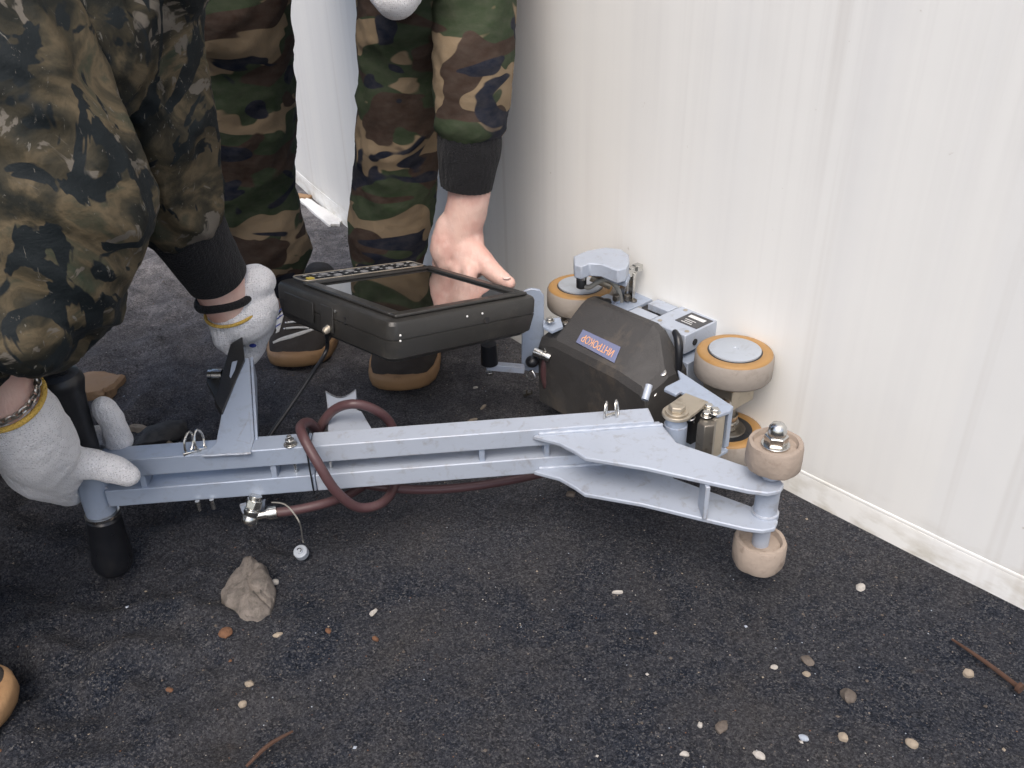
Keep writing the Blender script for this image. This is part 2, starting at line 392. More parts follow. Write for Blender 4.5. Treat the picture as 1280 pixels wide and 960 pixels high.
# ------------------------------------------------------------------ the setting
CX, CY, RT = 5.651, 5.2532, 6.9017        # the tank stands right of the camera
def grid_axis(nn, k, lim):
    return [lim*math.sinh(k*(2*i/nn-1))/math.sinh(k) for i in range(nn+1)]
gx = [q-.25 for q in grid_axis(560, 6.3, 90)]; gy = [q+.85 for q in grid_axis(560, 6.3, 90)]
mb = MB()
def ground_h(x, y):
    d = math.hypot(x-CX, y-CY)-RT
    if abs(x) > 5 or abs(y) > 6: return -.004
    k = min(max(d/.25, 0), 1)
    h = .006*mn.noise(Vector((x*5, y*5, 0)))*k
    soft = min(max((-.12-x)/.3, 0), 1)*k
    q = Vector((x*5+y*2, y*13-x*2, 1.3)); q = q + .6*mn.noise_vector(Vector((x*6, y*6, 4)))
    h += .018*soft*(.5-1.7*abs(mn.noise(Vector((x*13+y*5, y*19-x*3, 8.))+.5*mn.noise_vector(Vector((x*9, y*9, 1))))))
    h += .020*soft*mn.noise(q) + .009*soft*mn.noise(Vector((x*26, y*34, 2))) + .003*(.4+soft)*k*mn.noise(Vector((x*62, y*70, 6)))
    return h - .003
for y in gy:
    for x in gx: mb.v.append(Vector((x, y, ground_h(x, y))))
nx = len(gx)
for j in range(len(gy)-1):
    for i in range(nx-1): mb.face((j*nx+i, j*nx+i+1, (j+1)*nx+i+1, (j+1)*nx+i))
tag(obj('ground', mb, M_GROUND, angle=180), kind='structure')

tank = thing('storage_tank', (CX, CY, 0), 'huge white painted steel tank wall with grey rain streaks running down', 'tank')
th0 = math.atan2(.64-CY, .52-CX) + .7
mb = MB(); na = 512
prof = [(RT, .028), (RT, .6), (RT, 1.5), (RT, 4.), (RT, 9.)]
for r, z in prof:
    for i in range(na+1):
        a = th0 - 2*math.pi*i/na; mb.v.append(Vector((CX+r*math.cos(a), CY+r*math.sin(a), z)))
for k in range(len(prof)-1):
    for i in range(na): mb.face((k*(na+1)+i+1, k*(na+1)+i, (k+1)*(na+1)+i, (k+1)*(na+1)+i+1))
shell = obj('shell', mb, M_TANK, tank, angle=180)
uv = shell.data.uv_layers.new(name='UVMap')
for lp in shell.data.loops:
    vi = lp.vertex_index; uv.data[lp.index].uv = ((vi % (na+1))*2*math.pi/na*RT, prof[vi//(na+1)][1])
def arc_u(px, py):                          # arc length along the shell at a sight line, for placing the stain
    d = ray(px, py); ox, oy = CAM.x-CX, CAM.y-CY
    A = d.x**2+d.y**2; B = 2*(ox*d.x+oy*d.y); Cc = ox*ox+oy*oy-RT*RT
    tt = (-B-math.sqrt(B*B-4*A*Cc))/2/A; p = CAM+d*tt
    return ((th0-math.atan2(p.y-CY, p.x-CX)) % (2*math.pi))*RT, p
ua = arc_u(760, 60)[0]; ub = arc_u(655, 60)[0]
for nd, a, bb in ((STAIN, ua+.0, ub-.04), (STAIN2, ub+.25, ub+.06)):
    nd.inputs[1].default_value = a+.05; nd.inputs[2].default_value = bb+.05
# bottom plate lip and weld bead
mb = MB()
def ring(mb, prof):
    b = len(mb.v)
    for r, z in prof:
        for i in range(na): 
            a = th0 - 2*math.pi*i/na; w = .0012*mn.noise(Vector((i*.9, z*90, 0)))
            mb.v.append(Vector((CX+(r+w)*math.cos(a), CY+(r+w)*math.sin(a), z)))
    for k in range(len(prof)-1):
        for i in range(na): j = (i+1) % na; mb.face((b+k*na+j, b+k*na+i, b+(k+1)*na+i, b+(k+1)*na+j))
ring(mb, [(RT+.0020, -.03), (RT+.0018, .026), (RT+.0012, .0295), (RT-.004, .0305)])
lip = obj('bottom_plate', mb, M_TANK, tank, angle=60)
mb = MB(); ring(mb, [(RT+.0008, .0285), (RT+.0012, .0305), (RT+.0009, .0330), (RT+.0002, .0345), (RT-.003, .035)])
wb = obj('weld_bead', mb, M_TANK, tank, angle=60)
for o in (lip, wb):
    uv = o.data.uv_layers.new(name='UVMap')
    for lp in o.data.loops:
        p = o.data.vertices[lp.vertex_index].co; uv.data[lp.index].uv = (((th0-math.atan2(p.y, p.x)) % (2*math.pi))*RT, p.z)
mb = MB(); mb.lathe((CX, CY, 8.99), (0,0,1), [(RT+.02, 0), (RT+.02, .06), (.2, .9)], 128)
obj('roof', mb, M_TANK, tank)

# ------------------------------------------------------------------ loose stones, chips and grit
def stone(c, r, sq, seed, rough=.35, n=7, flat=0):
    bm = bmesh.new(); bmesh.ops.create_icosphere(bm, subdivisions=3 if r > .012 else 2, radius=1)
    mb = MB(); rnd = random.Random(seed); off = Vector((rnd.uniform(-50,50), rnd.uniform(-50,50), rnd.uniform(-50,50)))
    planes = [(Vector((rnd.gauss(0,1), rnd.gauss(0,1), rnd.gauss(0,1))).normalized(), rnd.uniform(.62,.92)) for _ in range(n)]
    rz = Matrix.Rotation(rnd.uniform(0, 6.28), 3, 'Z')
    for v in bm.verts:
        p = v.co.copy()
        for nn, d in planes:
            k = p.dot(nn)-d
            if k > 0: p -= nn*k
        p *= 1+rough*.5*mn.noise(p*1.6+off)+rough*.22*mn.noise(p*5+off)
        p = Vector((p.x*sq[0], p.y*sq[1], p.z*sq[2]))*r
        mb.v.append((rz @ p if not flat else p)+Vector(c))
    for f in bm.faces: mb.face([v.index for v in f.verts])
    bm.free(); return mb
def stone_mat(name, a, bcol, sc=40):
    m, n, b = nmat(name); v = coords(n)
    c = ramp(n, noise_(n, v, sc, 6, .7, .4), [(.3, a), (.6, bcol), (.75, tuple(q*.4 for q in bcol))])
    n.links.new(c, b.inputs['Base Color']); b.inputs['Roughness'].default_value = .85; bump(n, b, noise_(n, v, sc*5, 6, .7), .6, .003); return m
SM = {'grey': stone_mat('grey_stone', (.075,.066,.058), (.225,.195,.17), 75), 'white': stone_mat('white_stone', (.58,.55,.51), (.42,.39,.35), 90),
      'cream': stone_mat('cream_stone', (.42,.35,.27), (.30,.25,.19), 80), 'orange': stone_mat('orange_stone', (.20,.098,.052), (.15,.072,.038), 80),
      'brown': stone_mat('brown_clod', (.085,.068,.055), (.15,.125,.105), 60), 'dark': stone_mat('dark_stone', (.022,.024,.028), (.075,.073,.072), 40),
      'blue': stone_mat('pale_blue_stone', (.45,.50,.58), (.36,.40,.46), 80)}
ST = [(309,748,.031,(1.02,1.05,.62),'grey','rock','large angular grey brown rock in front of the scanner beam','rock'),
 (344,726,.0058,(1,.9,.7),'white','pebble','white two lobed pebble touching the right side of the big rock','pebble'),
 (773,739,.006,(1.3,.5,.5),'white','stone_chip','thin pale chip below the middle of the fork plates','stone chip'),
 (1076,732,.0062,(1.1,.9,.7),'white','pebble','whitish pebble beside the tank foot, right of the lower roller','pebble'),
 (1060,869,.009,(1,1.1,.7),'brown','clod','grey brown crumbly clod, largest lump on the right sand','clod'),
 (1140,930,.0062,(1.2,.8,.6),'cream','stone_chip','cream squarish chip near the bottom right edge','stone chip'),
 (1211,841,.0062,(1.1,.9,.7),'cream','pebble','tan round pebble next to the rusty nail','pebble'),
 (1054,922,.0055,(1,.9,.7),'cream','pebble','tan oval pebble below the crumbly grey brown clod','pebble'),
 (875,906,.0038,(.8,1,.8),'white','pebble','small white pebble beside a brown clod at the bottom','pebble'),
 (950,945,.0062,(1.2,.7,.35),'white','stone_chip','bright white flake at the bottom edge of the picture','stone chip'),
 (855,942,.0045,(1.2,.8,.6),'white','pebble','pale grey white pebble at the bottom, left of the bright flake','pebble'),
 (1004,923,.0045,(1.2,.8,.6),'blue','pebble','pale blue pebble between the bright flake and the tan oval pebble','pebble'),
 (902,909,.0085,(1.1,.8,.5),'brown','clod','small brown clod at the bottom right of centre','clod'),
 (311,851,.0055,(1.2,.8,.7),'cream','pebble','cream pebble below the big rock','pebble'),
 (303,878,.005,(1,.9,.7),'cream','pebble','cream round pebble, lowest of those below the big rock','pebble'),
 (284,797,.0085,(.9,1,.6),'orange','stone_chip','rust brown chunk just below the big rock','stone chip'),
 (466,764,.0058,(.6,1.2,.5),'white','stone_chip','white almond shaped chip right of the big rock','stone chip'),
 (410,789,.0045,(1.2,.8,.6),'orange','stone_chip','orange chip between the big rock and the almond shaped chip','stone chip'),
 (469,797,.0045,(1.2,.7,.6),'orange','stone_chip','orange chip just below the white almond shaped chip','stone chip'),
 (211,860,.0042,(1.1,.8,.6),'orange','stone_chip','orange chip on the sand left of the cream pebbles','stone chip'),
 (348,795,.005,(1.3,.7,.5),'cream','stone_chip','pale flat chip right below the big rock','stone chip'),
 (1010,823,.008,(1.1,.8,.5),'brown','clod','brown clod above the crumbly grey brown clod, towards the roller','clod'),
 (1009,840,.0042,(1.1,.8,.6),'cream','pebble','small cream pebble touching the brown clod','pebble'),
 (968,831,.0042,(.8,1.1,.6),'white','pebble','small white pebble left of the brown clod','pebble'),
 (713,616,.008,(1.1,.9,.5),'brown','clod','brown clod under the wide end of the fork plates','clod'),
 (590,524,.008,(1.4,.6,.4),'cream','stone_chip','pale flat chip just behind the scanner beam','stone chip'),
 (604,508,.006,(1.5,.5,.5),'cream','stone_chip','thin tan sliver behind the beam, right of the near gum sole','stone chip'),
 (594,484,.004,(1.2,.8,.6),'white','pebble','tiny white pebble right of the near gum soled shoe','pebble'),
 (134,412,.012,(1.4,.8,.4),'cream','stone_chip','pale flat stone behind the crouching person\'s knee','stone chip'),
 (200,545,.036,(1.2,.8,.5),'dark','rock','dark rounded stone lying behind the beam near the handle','rock'),
 (170,528,.014,(1.4,.8,.7),'cream','stone_chip','cream chip leaning on the back of the dark rounded stone','stone chip'),
 (212,555,.011,(.7,1.1,.9),'cream','stone_chip','cream chip at the right end of the dark rounded stone','stone chip')]
for i, (px, py, r, sq, mk, nm, lab, cat) in enumerate(ST):
    p = G(px, py); z = ground_h(p.x, p.y)
    if r < .0095: r *= .88
    mb = stone((p.x, p.y, z+r*sq[2]*.40), r, sq, 100+i, n=12 if r > .02 else 7)
    if nm == 'rock' and mk == 'grey':
        q = [(276,752),(279,736),(310,704),(334,716),(343,738),(338,768),(322,779),(300,774)]
        top = [G(x, y, .004) for x, y in q]; cc = sum(top, Vector())/len(top)
        mb = MB(); rnd = random.Random(3)
        K = 40; lv = [(1.0,-.01),(1.03,.003),(1.0,.010),(.93,.0155),(.80,.0185),(.55,.0195),(.25,.020)]
        K = 72
        for k, z_ in lv:
            for j in range(K):
                f = j*len(q)/K; a = top[int(f) % len(q)]; bq = top[(int(f)+1) % len(q)]; pt = a.lerp(bq, f-int(f))
                d = (pt-cc)*k; d *= 1+.09*mn.noise(Vector((d.x*90, d.y*90, z_*90)))
                zz = z_*(1+.28*mn.noise(Vector((d.x*40+5, d.y*40, 0)))+.20*mn.noise(Vector((d.x*130+5, d.y*130, 0)))-.22*max(0, mn.noise(Vector((d.x*210, d.y*210, 4)))-.1)) + (.16*d.y - .22*abs(d.x-.004) if z_ > .005 else 0)
                mb.v.append(Vector((cc.x+d.x, cc.y+d.y, zz)))
        for k in range(len(lv)-1):
            for j in range(K): jj = (j+1) % K; mb.face((k*K+jj, k*K+j, (k+1)*K+j, (k+1)*K+jj)[::-1])
        mb.face([(len(lv)-1)*K+j for j in range(K)])
    tag(obj(nm, mb, SM[mk], loc=(p.x, p.y, 0), angle=32), lab, cat)
def slab(pts, z0, z1, seed, mat, nm, lab, cat):
    P = [G(x, y, 0) for x, y in pts]; mb = MB(); cc = sum(P, Vector())/len(P); K = 36
    for k, z in ((1., z0), (1.02, z1*.7), (.9, z1), (.45, z1*1.15)):
        for j in range(K):
            f = j*len(P)/K; pt = P[int(f)].lerp(P[(int(f)+1) % len(P)], f-int(f)); d = (pt-cc)*k*(1+.16*mn.noise(Vector((j*.9, seed, k*3)))+.10*mn.noise(Vector((j*2.3, seed, k*7))))
            mb.v.append(Vector((cc.x+d.x, cc.y+d.y, z*(1+.3*mn.noise(Vector((d.x*30, d.y*30, seed)))))))
    for k in range(3):
        for j in range(K): jj = (j+1) % K; mb.face((k*K+j, k*K+jj, (k+1)*K+jj, (k+1)*K+j))
    mb.face([3*K+j for j in range(K)])
    return tag(obj(nm, mb, mat, loc=(cc.x, cc.y, 0), angle=30), lab, cat)
slab([(84,488),(92,476),(130,474),(158,478),(146,492),(128,501),(96,505)], -.01, .016, 1, M_WOOD, 'bark_piece', 'flat tan piece of bark on the sand behind the black grip', 'bark')
slab([(-20,588),(-20,566),(12,566),(30,574),(14,590)], -.01, .014, 2, M_WOOD, 'bark_piece', 'tan bark piece at the left edge, under the white gloved hand', 'bark')
slab([(374,250),(386,249),(428,276),(423,281),(409,281)], -.01, .0035, 3, M_MATT_WHITE, 'white_strip', 'thin white strip on the far ground beside the tank', 'lime')  # very thin slab, set apart from the ground by its white colour
slab([(360,246),(362,243),(390,246),(386,249)], -.01, .006, 4, M_WOOD, 'wood_stick', 'pale stick lying at the far end of the white strip', 'stick')
slab([(360,258),(364,256),(368,258),(366,262)], -.01, .006, 5, M_MATT_WHITE, 'lime_lump', 'small white lump of lime beside the camouflage trouser leg', 'lime')
mb = MB(); p0, p1 = G(1190,799,.004), G(1272,858,.005)
mb.tube([p0, p0.lerp(p1,.5)+Vector((.001,.001,0)), p1], [.0012,.0021,.0024], 8, 8); mb.cyl(p1, p1+(p1-p0).normalized()*.004, .005, None, 10)
tag(obj('rusty_nail', mb, M_RUST, loc=p0), 'long rusty nail lying on the sand at the lower right', 'nail')
mb = MB(); mb.tube([G(308,958,.002), G(335,932,.005), G(366,914,.003)], [.0014,.002,.0011], 7, 6)
tag(obj('twig', mb, M_RUST, loc=G(335,932,0)), 'thin brown twig at the bottom edge below the big rock', 'twig')
mb = MB(); q = G(655,492,.006); mb.lathe(q, (.8,-.3,.35), [(.005,0),(.005,.006)], 6); mb.lathe(q+Vector((.006,-.002,.002)), (.8,-.3,.35), [(.0032,0),(.0032,.006)], 12)
tag(obj('loose_bolt', mb, M_OILY, loc=(q.x,q.y,0)), 'small dark hexagon bolt lying on the sand below the tablet', 'bolt')
# countless grit
mb = MB(); rnd = random.Random(11)
tet = [Vector(q) for q in ((1,0,0),(-1,0,0),(0,1,0),(0,-1,0),(0,0,1),(0,0,-1))]
tf = [(0,2,4),(2,1,4),(1,3,4),(3,0,4),(2,0,5),(1,2,5),(3,1,5),(0,3,5)]
cnt = 0
while cnt < 30000:
    x = rnd.uniform(-1.1, .75); y = .38 + 2.0*rnd.random()**1.7
    if math.hypot(x-CX, y-CY) < RT+.02: continue
    cnt += 1
    k = rnd.random(); r = .00045*(1+1.1*rnd.random()) if k < .965 else .0012*(1+.8*rnd.random())
    if y > 1.1: r *= 1.3
    mb.m = rnd.choices((0,1,2,3,4,5), (.012,.04,.018,.20,.72,.01))[0]
    z = ground_h(x, y); bse = len(mb.v); a = rnd.uniform(0, 6.28)
    for q in tet:
        d = Vector((q.x*math.cos(a)-q.y*math.sin(a), q.x*math.sin(a)+q.y*math.cos(a), q.z*.7))*r*rnd.uniform(.7,1.3)
        mb.v.append(Vector((x, y, z+r*.4))+d)
    for f in tf: mb.face([bse+i for i in f])
tag(obj('grit', mb, [SM['white'], SM['cream'], SM['orange'], SM['brown'], SM['dark'], SM['blue']], angle=20), kind='stuff')

# ------------------------------------------------------------------ the scanner on its trolley frame
sc = thing('tank_scanner', (-.10, .76, 0), 'grey metal wheeled tank scanner with long twin rail handle, amber wheels and black cover', 'scanner')
# twin rails, parallel to the ground
A0 = Vector((-.425, .7165, 0)); A1 = Vector((.150, .7635, 0))         # front faces
ad = (A1-A0).normalized(); an = Vector((-ad.y, ad.x, 0)); AX = (ad, an, Vector((0,0,1)))
RLEN = (A1-A0).length; RW = .027
def rail_pt(px, py, z):                        # distance along the rail under a sight line
    p = G(px, py, z); return (p-A0).dot(ad)
Zz_ = Vector((0,0,1)); ZU = (.138, .159); ZL = (.102, .1225)
s_split = rail_pt(395, 590, .12)
for z0, z1 in (ZU, ZL):
    mb = MB()
    mb.box(A0+ad*(s_split/2)+an*(RW/2)+Vector((0,0,(z0+z1)/2)), (s_split-.0008, RW, z1-z0), AX)
    obj('rail', mb, M_PAINT, sc, .0012)
    mb = MB()
    mb.box(A0+ad*((RLEN+s_split)/2)+an*(RW/2)+Vector((0,0,(z0+z1)/2)), (RLEN-s_split-.0008, RW, z1-z0), AX)
    obj('rail', mb, M_PAINTW, sc, .0012)
for px in (184, 342, 605, 690):
    s = rail_pt(px, 590, .13); mb = MB(); mb.box(A0+ad*s+an*(RW/2)+Vector((0,0,(ZU[0]+ZL[1])/2)), (.006, RW-.004, ZU[0]-ZL[1]+.001), AX)
    obj('spacer', mb, M_PAINT, sc, .0008)
# handle post and grips
HP = PY(114, 600, .7265); HP = Vector((HP.x, HP.y, 0))
mb = MB(); mb.lathe(HP+Vector((0,0,.089)), (0,0,1), [(.0145,0),(.0155,.001),(.0155,.075),(.0145,.076)], 28); obj('handle_post', mb, M_PAINT, sc)
mb = MB(); mb.lathe(HP+Vector((0,0,.0855)), (0,0,1), [(.014,-.001),(.0175,0),(.0175,.003),(.014,.004)], 28); obj('grip_collar', mb, M_STEEL, sc)
mb = MB(); mb.lathe(HP+Vector((0,0,.166)), (0,0,1), [(.013,-.004),(.0175,0),(.0180,.02),(.0190,.045),(.0205,.068),(.0225,.076),(.0236,.081),(.0226,.0865),(.0205,.090),(.013,.092),(.004,.0925)], 32)
obj('grip', mb, M_RUBBER, sc)
mb = MB()
for_lower = [(.013,.004),(.0175,-.001),(.0182,-.015),(.0195,-.035),(.0215,-.055),(.0205,-.066),(.0170,-.073),(.009,-.077),(.003,-.078)]
mb.lathe(HP+Vector((0,0,.083)), (.09,.0,1), [(r,h) for r,h in reversed(for_lower)], 32); obj('grip', mb, M_RUBBER, sc)
# mounting bracket that rises from the upper rail, with its black clamp plate
B0l, B0r = G(254,570,.160), G(318,549,.160)
tipl, tipr = G(290,452,.205), G(312,446,.205)
mb = MB()
e = [B0l, G(270,553,.160), tipl, tipr, B0r, G(313,566.5,.1595)]
nrm = ((tipl-B0l).cross(B0r-B0l)).normalized(); nrm = nrm if nrm.z > 0 else -nrm
mb.extr(e, -nrm*.0045); obj('mount_bracket', mb, M_PAINT, sc, .0008)
mb = MB(); back = [B0r, tipr, tipr-Vector((0,0,.028)), B0r-Vector((0,0,.004))]
mb.extr([p+ad*.0005 for p in back], ad*.003); obj('bracket_flange', mb, M_PAINT, sc, .0006)
mb = MB(); c0 = [G(278,516,.178), G(268,500,.186), G(276,470,.197), G(288,430,.214), G(303,420,.217), G(306,448,.208)]
mb.extr(c0, -nrm*.012); obj('clamp_plate', mb, M_BLACK, sc, .001)
mb = MB(); k0 = G(274,468,.194); kd = (G(258,468,.194)-k0).normalized()
mb.lathe(k0-kd*.004, kd, [(.0062,0),(.0062,.011),(.0052,.012),(.0052,.016)], 20); obj('clamp_knob', mb, M_STEEL, sc)
mb = MB(); q0 = [G(258,476,.188), G(262,458,.192), G(268,500,.184), G(276,512,.179)]; mb.extr([q0[0],q0[1],k0,q0[3]], -nrm*.006); obj('knob_bracket', mb, M_BLACK, sc, .0005)
# split rings
def ringpin(px, py, z, leanx, r=.0085):
    c = G(px, py, z); mb = MB()
    x = Vector((leanx,.25,1)).normalized(); y = Vector((.35,1,-.1)); y = (y-x*y.dot(x)).normalized()
    mb.tube([c+x*(math.sin(a)*r*1.35)+y*(math.cos(a)*r*.8) for a in [2*math.pi*i/16 for i in range(17)]], .00125, 8, 2)
    obj('split_ring', mb, M_STEEL, sc)
ringpin(236,553,.169,.15); ringpin(249,551,.169,-.1); ringpin(757,513,.167,.1,.007); ringpin(771,511,.167,-.1,.007)
for px, py, rr in ((238,566,.002),(250,562,.002),(764,519,.002)):
    mb = MB(); p = G(px,py,.1595); mb.box(p, (.014,.004,.004), (Vector((.9,.4,.0)).normalized(), Vector((-.4,.9,0)).normalized(), Vector((0,0,1))))
    obj('ring_lug', mb, M_STEEL, sc, .0005)
def hexbolt(p, d, r, h, parent, nm='bolt', mt=None, washer=True, stud=0):
    mb = MB(); p = Vector(p); d = Vector(d).normalized()
    if washer: mb.lathe(p, d, [(r*1.35,0),(r*1.35,r*.25)], 20)
    o0 = r*.25 if washer else 0
    mb.lathe(p+d*o0, d, [(r,0),(r,h*.85),(r*.86,h)], 6)
    if stud: mb.lathe(p+d*(o0+h), d, [(r*.5,-.001),(r*.5,stud*.85),(r*.4,stud)], 14)
    return obj(nm, mb, mt or M_STEEL, parent, .0004)
hexbolt(G(363,556,.1595), (0,0,1), .0052, .006, sc, stud=.004)
for px, py in ((367,578),(411,572)):
    p = G(px, py, .138) + an*.004; mb = MB(); mb.cyl(p-Vector((0,0,.016)), p, .0018, None, 10); obj('bolt', mb, M_STEEL, sc)
for px, py in ((248,632),(266,630)):
    p = G(px, py, .098); mb = MB(); mb.cyl(p-Vector((0,0,.006)), p+Vector((0,0,.006)), .0024, None, 10); obj('pin_end', mb, M_STEEL, sc)
# saddle bracket behind the rail
zb = .150
out = [G(x, y, zb) for x, y in ((410,545),(410,516),(407,488))]
arc = [G(407+ t*38, 488 + 9*math.sin(math.pi*t) - 2*t, zb) for t in (.08,.2,.35,.5,.65,.8,.92)]
out += arc + [G(x, y, zb) for x, y in ((445,486),(446,512),(452,514),(466,538))]
mb = MB(); mb.extr(out, (0,0,-.005)); obj('saddle_bracket', mb, M_PAINTW, sc, .0007)
mb = MB(); lo = [G(407,488,zb)] + arc + [G(445,486,zb)]
for i in range(len(lo)-1):
    mb.extr([lo[i], lo[i+1], lo[i+1]-Vector((0,0,.022)), lo[i]-Vector((0,0,.022))], an*-.003)
obj('saddle_rim', mb, M_PAINTW, sc)
# wiring strap round the rails at the joint
mb = MB(); sx = rail_pt(389,580,.13)
c = A0+ad*sx+an*(RW/2)
for sgn in (0,):
    pts = [c+an*(-RW/2-.0012)+Vector((0,0,.161)), c+an*(RW/2+.0012)+Vector((0,0,.161)), c+an*(RW/2+.0012)+Vector((0,0,.1)), c+an*(-RW/2-.0012)+Vector((0,0,.1))]
    for i in range(4): mb.cyl(pts[i], pts[(i+1) % 4], .0009, None, 8)
obj('wire_tie', mb, M_RUBBER, sc)
# fork: two shaped plates and roller shaft
ZF1, ZF2 = .153, .1085
FO = [(666,545),(676,541),(824,526),(832,536),(846,553),(949,588),(972,596),(980,604),(976,613),(960,616),(937,613),(886,602),(806,584),(732,572),(718,563),(699,553)]
FP = [G(x, y, ZF1) for x, y in FO]
mb = MB(); mb.prism([(p.x,p.y) for p in FP], ZF1-.005, ZF1); obj('fork_plate', mb, M_PAINTW, sc, .0012)
mb = MB(); mb.prism([(p.x,p.y-.001) for p in FP], ZF2-.005, ZF2); obj('fork_plate', mb, M_PAINTW, sc, .0012)
def weld(pts, r=.0021):
    mb = MB(); P, Rr = smooth_path(pts, r, 14); P = [p+Vector((mn.noise(p*300), mn.noise(p*310+Vector((3,0,0))), mn.noise(p*290+Vector((0,7,0)))))*.0005 for p in P]
    mb.tube(P, [r*(1+.22*math.sin(i*1.35)) for i in range(len(P))], 8, 1, 'round'); obj('weld_seam', mb, M_PAINTW, sc, angle=80)
f0_, f1_ = rail_pt(672,544,ZF1), rail_pt(826,530,ZF1)
weld([A0+ad*(f0_+(f1_-f0_)*q)-an*.0004+Zz_*(ZF1+.0006) for q in (.02,.35,.7,1.)])
weld([A0+ad*(f0_+(f1_-f0_)*q)-an*.0004+Zz_*(ZF2+.0006) for q in (.02,.35,.7,1.)])
weld([B0l+Vector((0,-.0006,.0004)), B0l.lerp(G(313,566.5,.1595),.5)+Vector((0,-.0006,.0004)), G(313,566.5,.1595)+Vector((0,-.0006,.0004))], .0013)
weld([HP+Vector((.0155,-.004,z)) for z in (ZU[0],.148,ZU[1])], .0016); weld([HP+Vector((.0155,-.004,z)) for z in (ZL[0],.112,ZL[1])], .0016)
w = G(886,604,ZF1); wv = (G(886,602,ZF1)-G(937,613,ZF1)).normalized()
mb = MB(); mb.box((w.x, w.y+.012, (ZF1+ZF2)/2-.0025), (.0045,.024, ZF1-ZF2-.0055)); obj('fork_web', mb, M_PAINTW, sc, .0006)
SH = PY(959, 622, .668); SH = Vector((SH.x, SH.y, 0))
mb = MB(); mb.lathe(SH+Vector((0,0,.052)), (0,0,1), [(.0085,0),(.0085,.050)], 24); mb.lathe(SH+Vector((0,0,ZF2-.0035)), (0,0,1), [(.0135,0),(.0135,.006),(.0115,.0065),(.0115,.036),(.0135,.0365),(.0135,.0385)], 28)
mb.lathe(SH+Vector((0,0,ZF1+.0006)), (0,0,1), [(.010,0),(.010,.012)], 24)
obj('roller_shaft', mb, M_PAINTW, sc, .0004)
def roller(z0, z1, r, bore, recess, seed):
    mb = MB(); h = z1-z0
    mb.lathe(SH+Vector((0,0,z0)), (0,0,1), [(bore,recess),(r*.72,recess*.6),(r*.80,0),(r*.94,0),(r,.003),(r*1.01,h*.5),(r*.99,h-.003),(r*.94,h),(r*.80,h),(r*.74,h-recess),(bore,h-recess*1.2)], 40)
    for i, v in enumerate(mb.v):
        d = Vector((v.x-SH.x, v.y-SH.y, 0)); v += d*.06*mn.noise(Vector((v.x*70+seed, v.y*70, v.z*60))) + Vector((0,0,.0012*mn.noise(v*120)))
    o = obj('roller', mb, M_ROLLER, sc, angle=50); return o
ra = roller(.1665, .1935, .0265, .009, .004, 1)
rb = roller(.046, .076, .0262, .0088, .006, 5)
mb = MB(); zt = .1895
mb.lathe(SH+Vector((0,0,zt)), (0,0,1), [(.0135,0),(.0135,.0018)], 28); mb.lathe(SH+Vector((0,0,zt+.0018)), (0,0,1), [(.0108,0),(.0112,.001),(.0112,.009),(.0102,.010)], 6)
mb.lathe(SH+Vector((0,0,zt+.0115)), (0,0,1), [(.0085,0),(.0088,.004),(.0082,.008),(.006,.0115),(.002,.013)], 24)
obj('cap_nut', mb, M_STEEL, sc, .0004)
# fitting under the rails: elbow, hose clamp, lanyard with dust cap
e0 = PY(312, 652, .715); e1 = PY(318, 628, .722)
mb = MB(); mb.lathe(e0, e1-e0, [(.0075,-.002),(.0085,-.0005),(.0085,.006),(.0078,.007),(.0078,.009),(.0085,.010),(.0085,.014),(.0066,.015),(.0066,.030)], 24)
mb.lathe(e0+(e1-e0)*.75, e1-e0, [(.0088,0),(.0088,.009)], 6)
obj('elbow_fitting', mb, M_STEEL, sc, .0004)
mb = MB(); f0 = PY(318,645,.717); f1 = PY(346,640,.722); dd = (f1-f0).normalized(); L = (f1-f0).length
mb.lathe(f0, dd, [(.0045,0),(.0045,L*.55),(.0062,L*.56),(.0062,L*.62),(.0072,L*.64),(.0072,L),(.006,L+.0005)], 22); obj('hose_ferrule', mb, M_STEEL, sc)
mb = MB(); mb.extr([PY(299,632,.728), PY(331,626,.728), PY(330,640,.728), PY(304,645,.728)], (0,.004,0)); obj('fitting_bracket', mb, M_PAINT, sc, .0006)
mb = MB(); lc = G(376,690,.012)
mb.tube([PY(340,628,.72), PY(355,630,.70), PY(366,640,.69), PY(375,655,.68), G(378,672,.02), lc+Vector((.001,.012,.004))], .0008, 7, 6); obj('lanyard', mb, M_CABLE, sc)
mb = MB(); dn = Vector((-.1,-.45,.9)).normalized()
mb.lathe(lc-dn*.006, dn, [(.0072,0),(.0080,.001),(.0080,.008),(.0072,.009)], 28); mb.lathe(lc+dn*.003, dn, [(.0036,0),(.0036,.0022)], 16)
dc = obj('dust_cap', mb, M_DISC, sc, .0003)
mb = MB(); tx = Vector((1,0,0)); ty = dn.cross(tx)
mb.tube([lc+dn*.0058+tx*(.0022*math.cos(a))+ty*(.0022*math.sin(a)) for a in [R_(q) for q in range(-60, 200, 20)]], .0004, 6, 2); obj('cap_groove', mb, M_DARKGAP, dc)
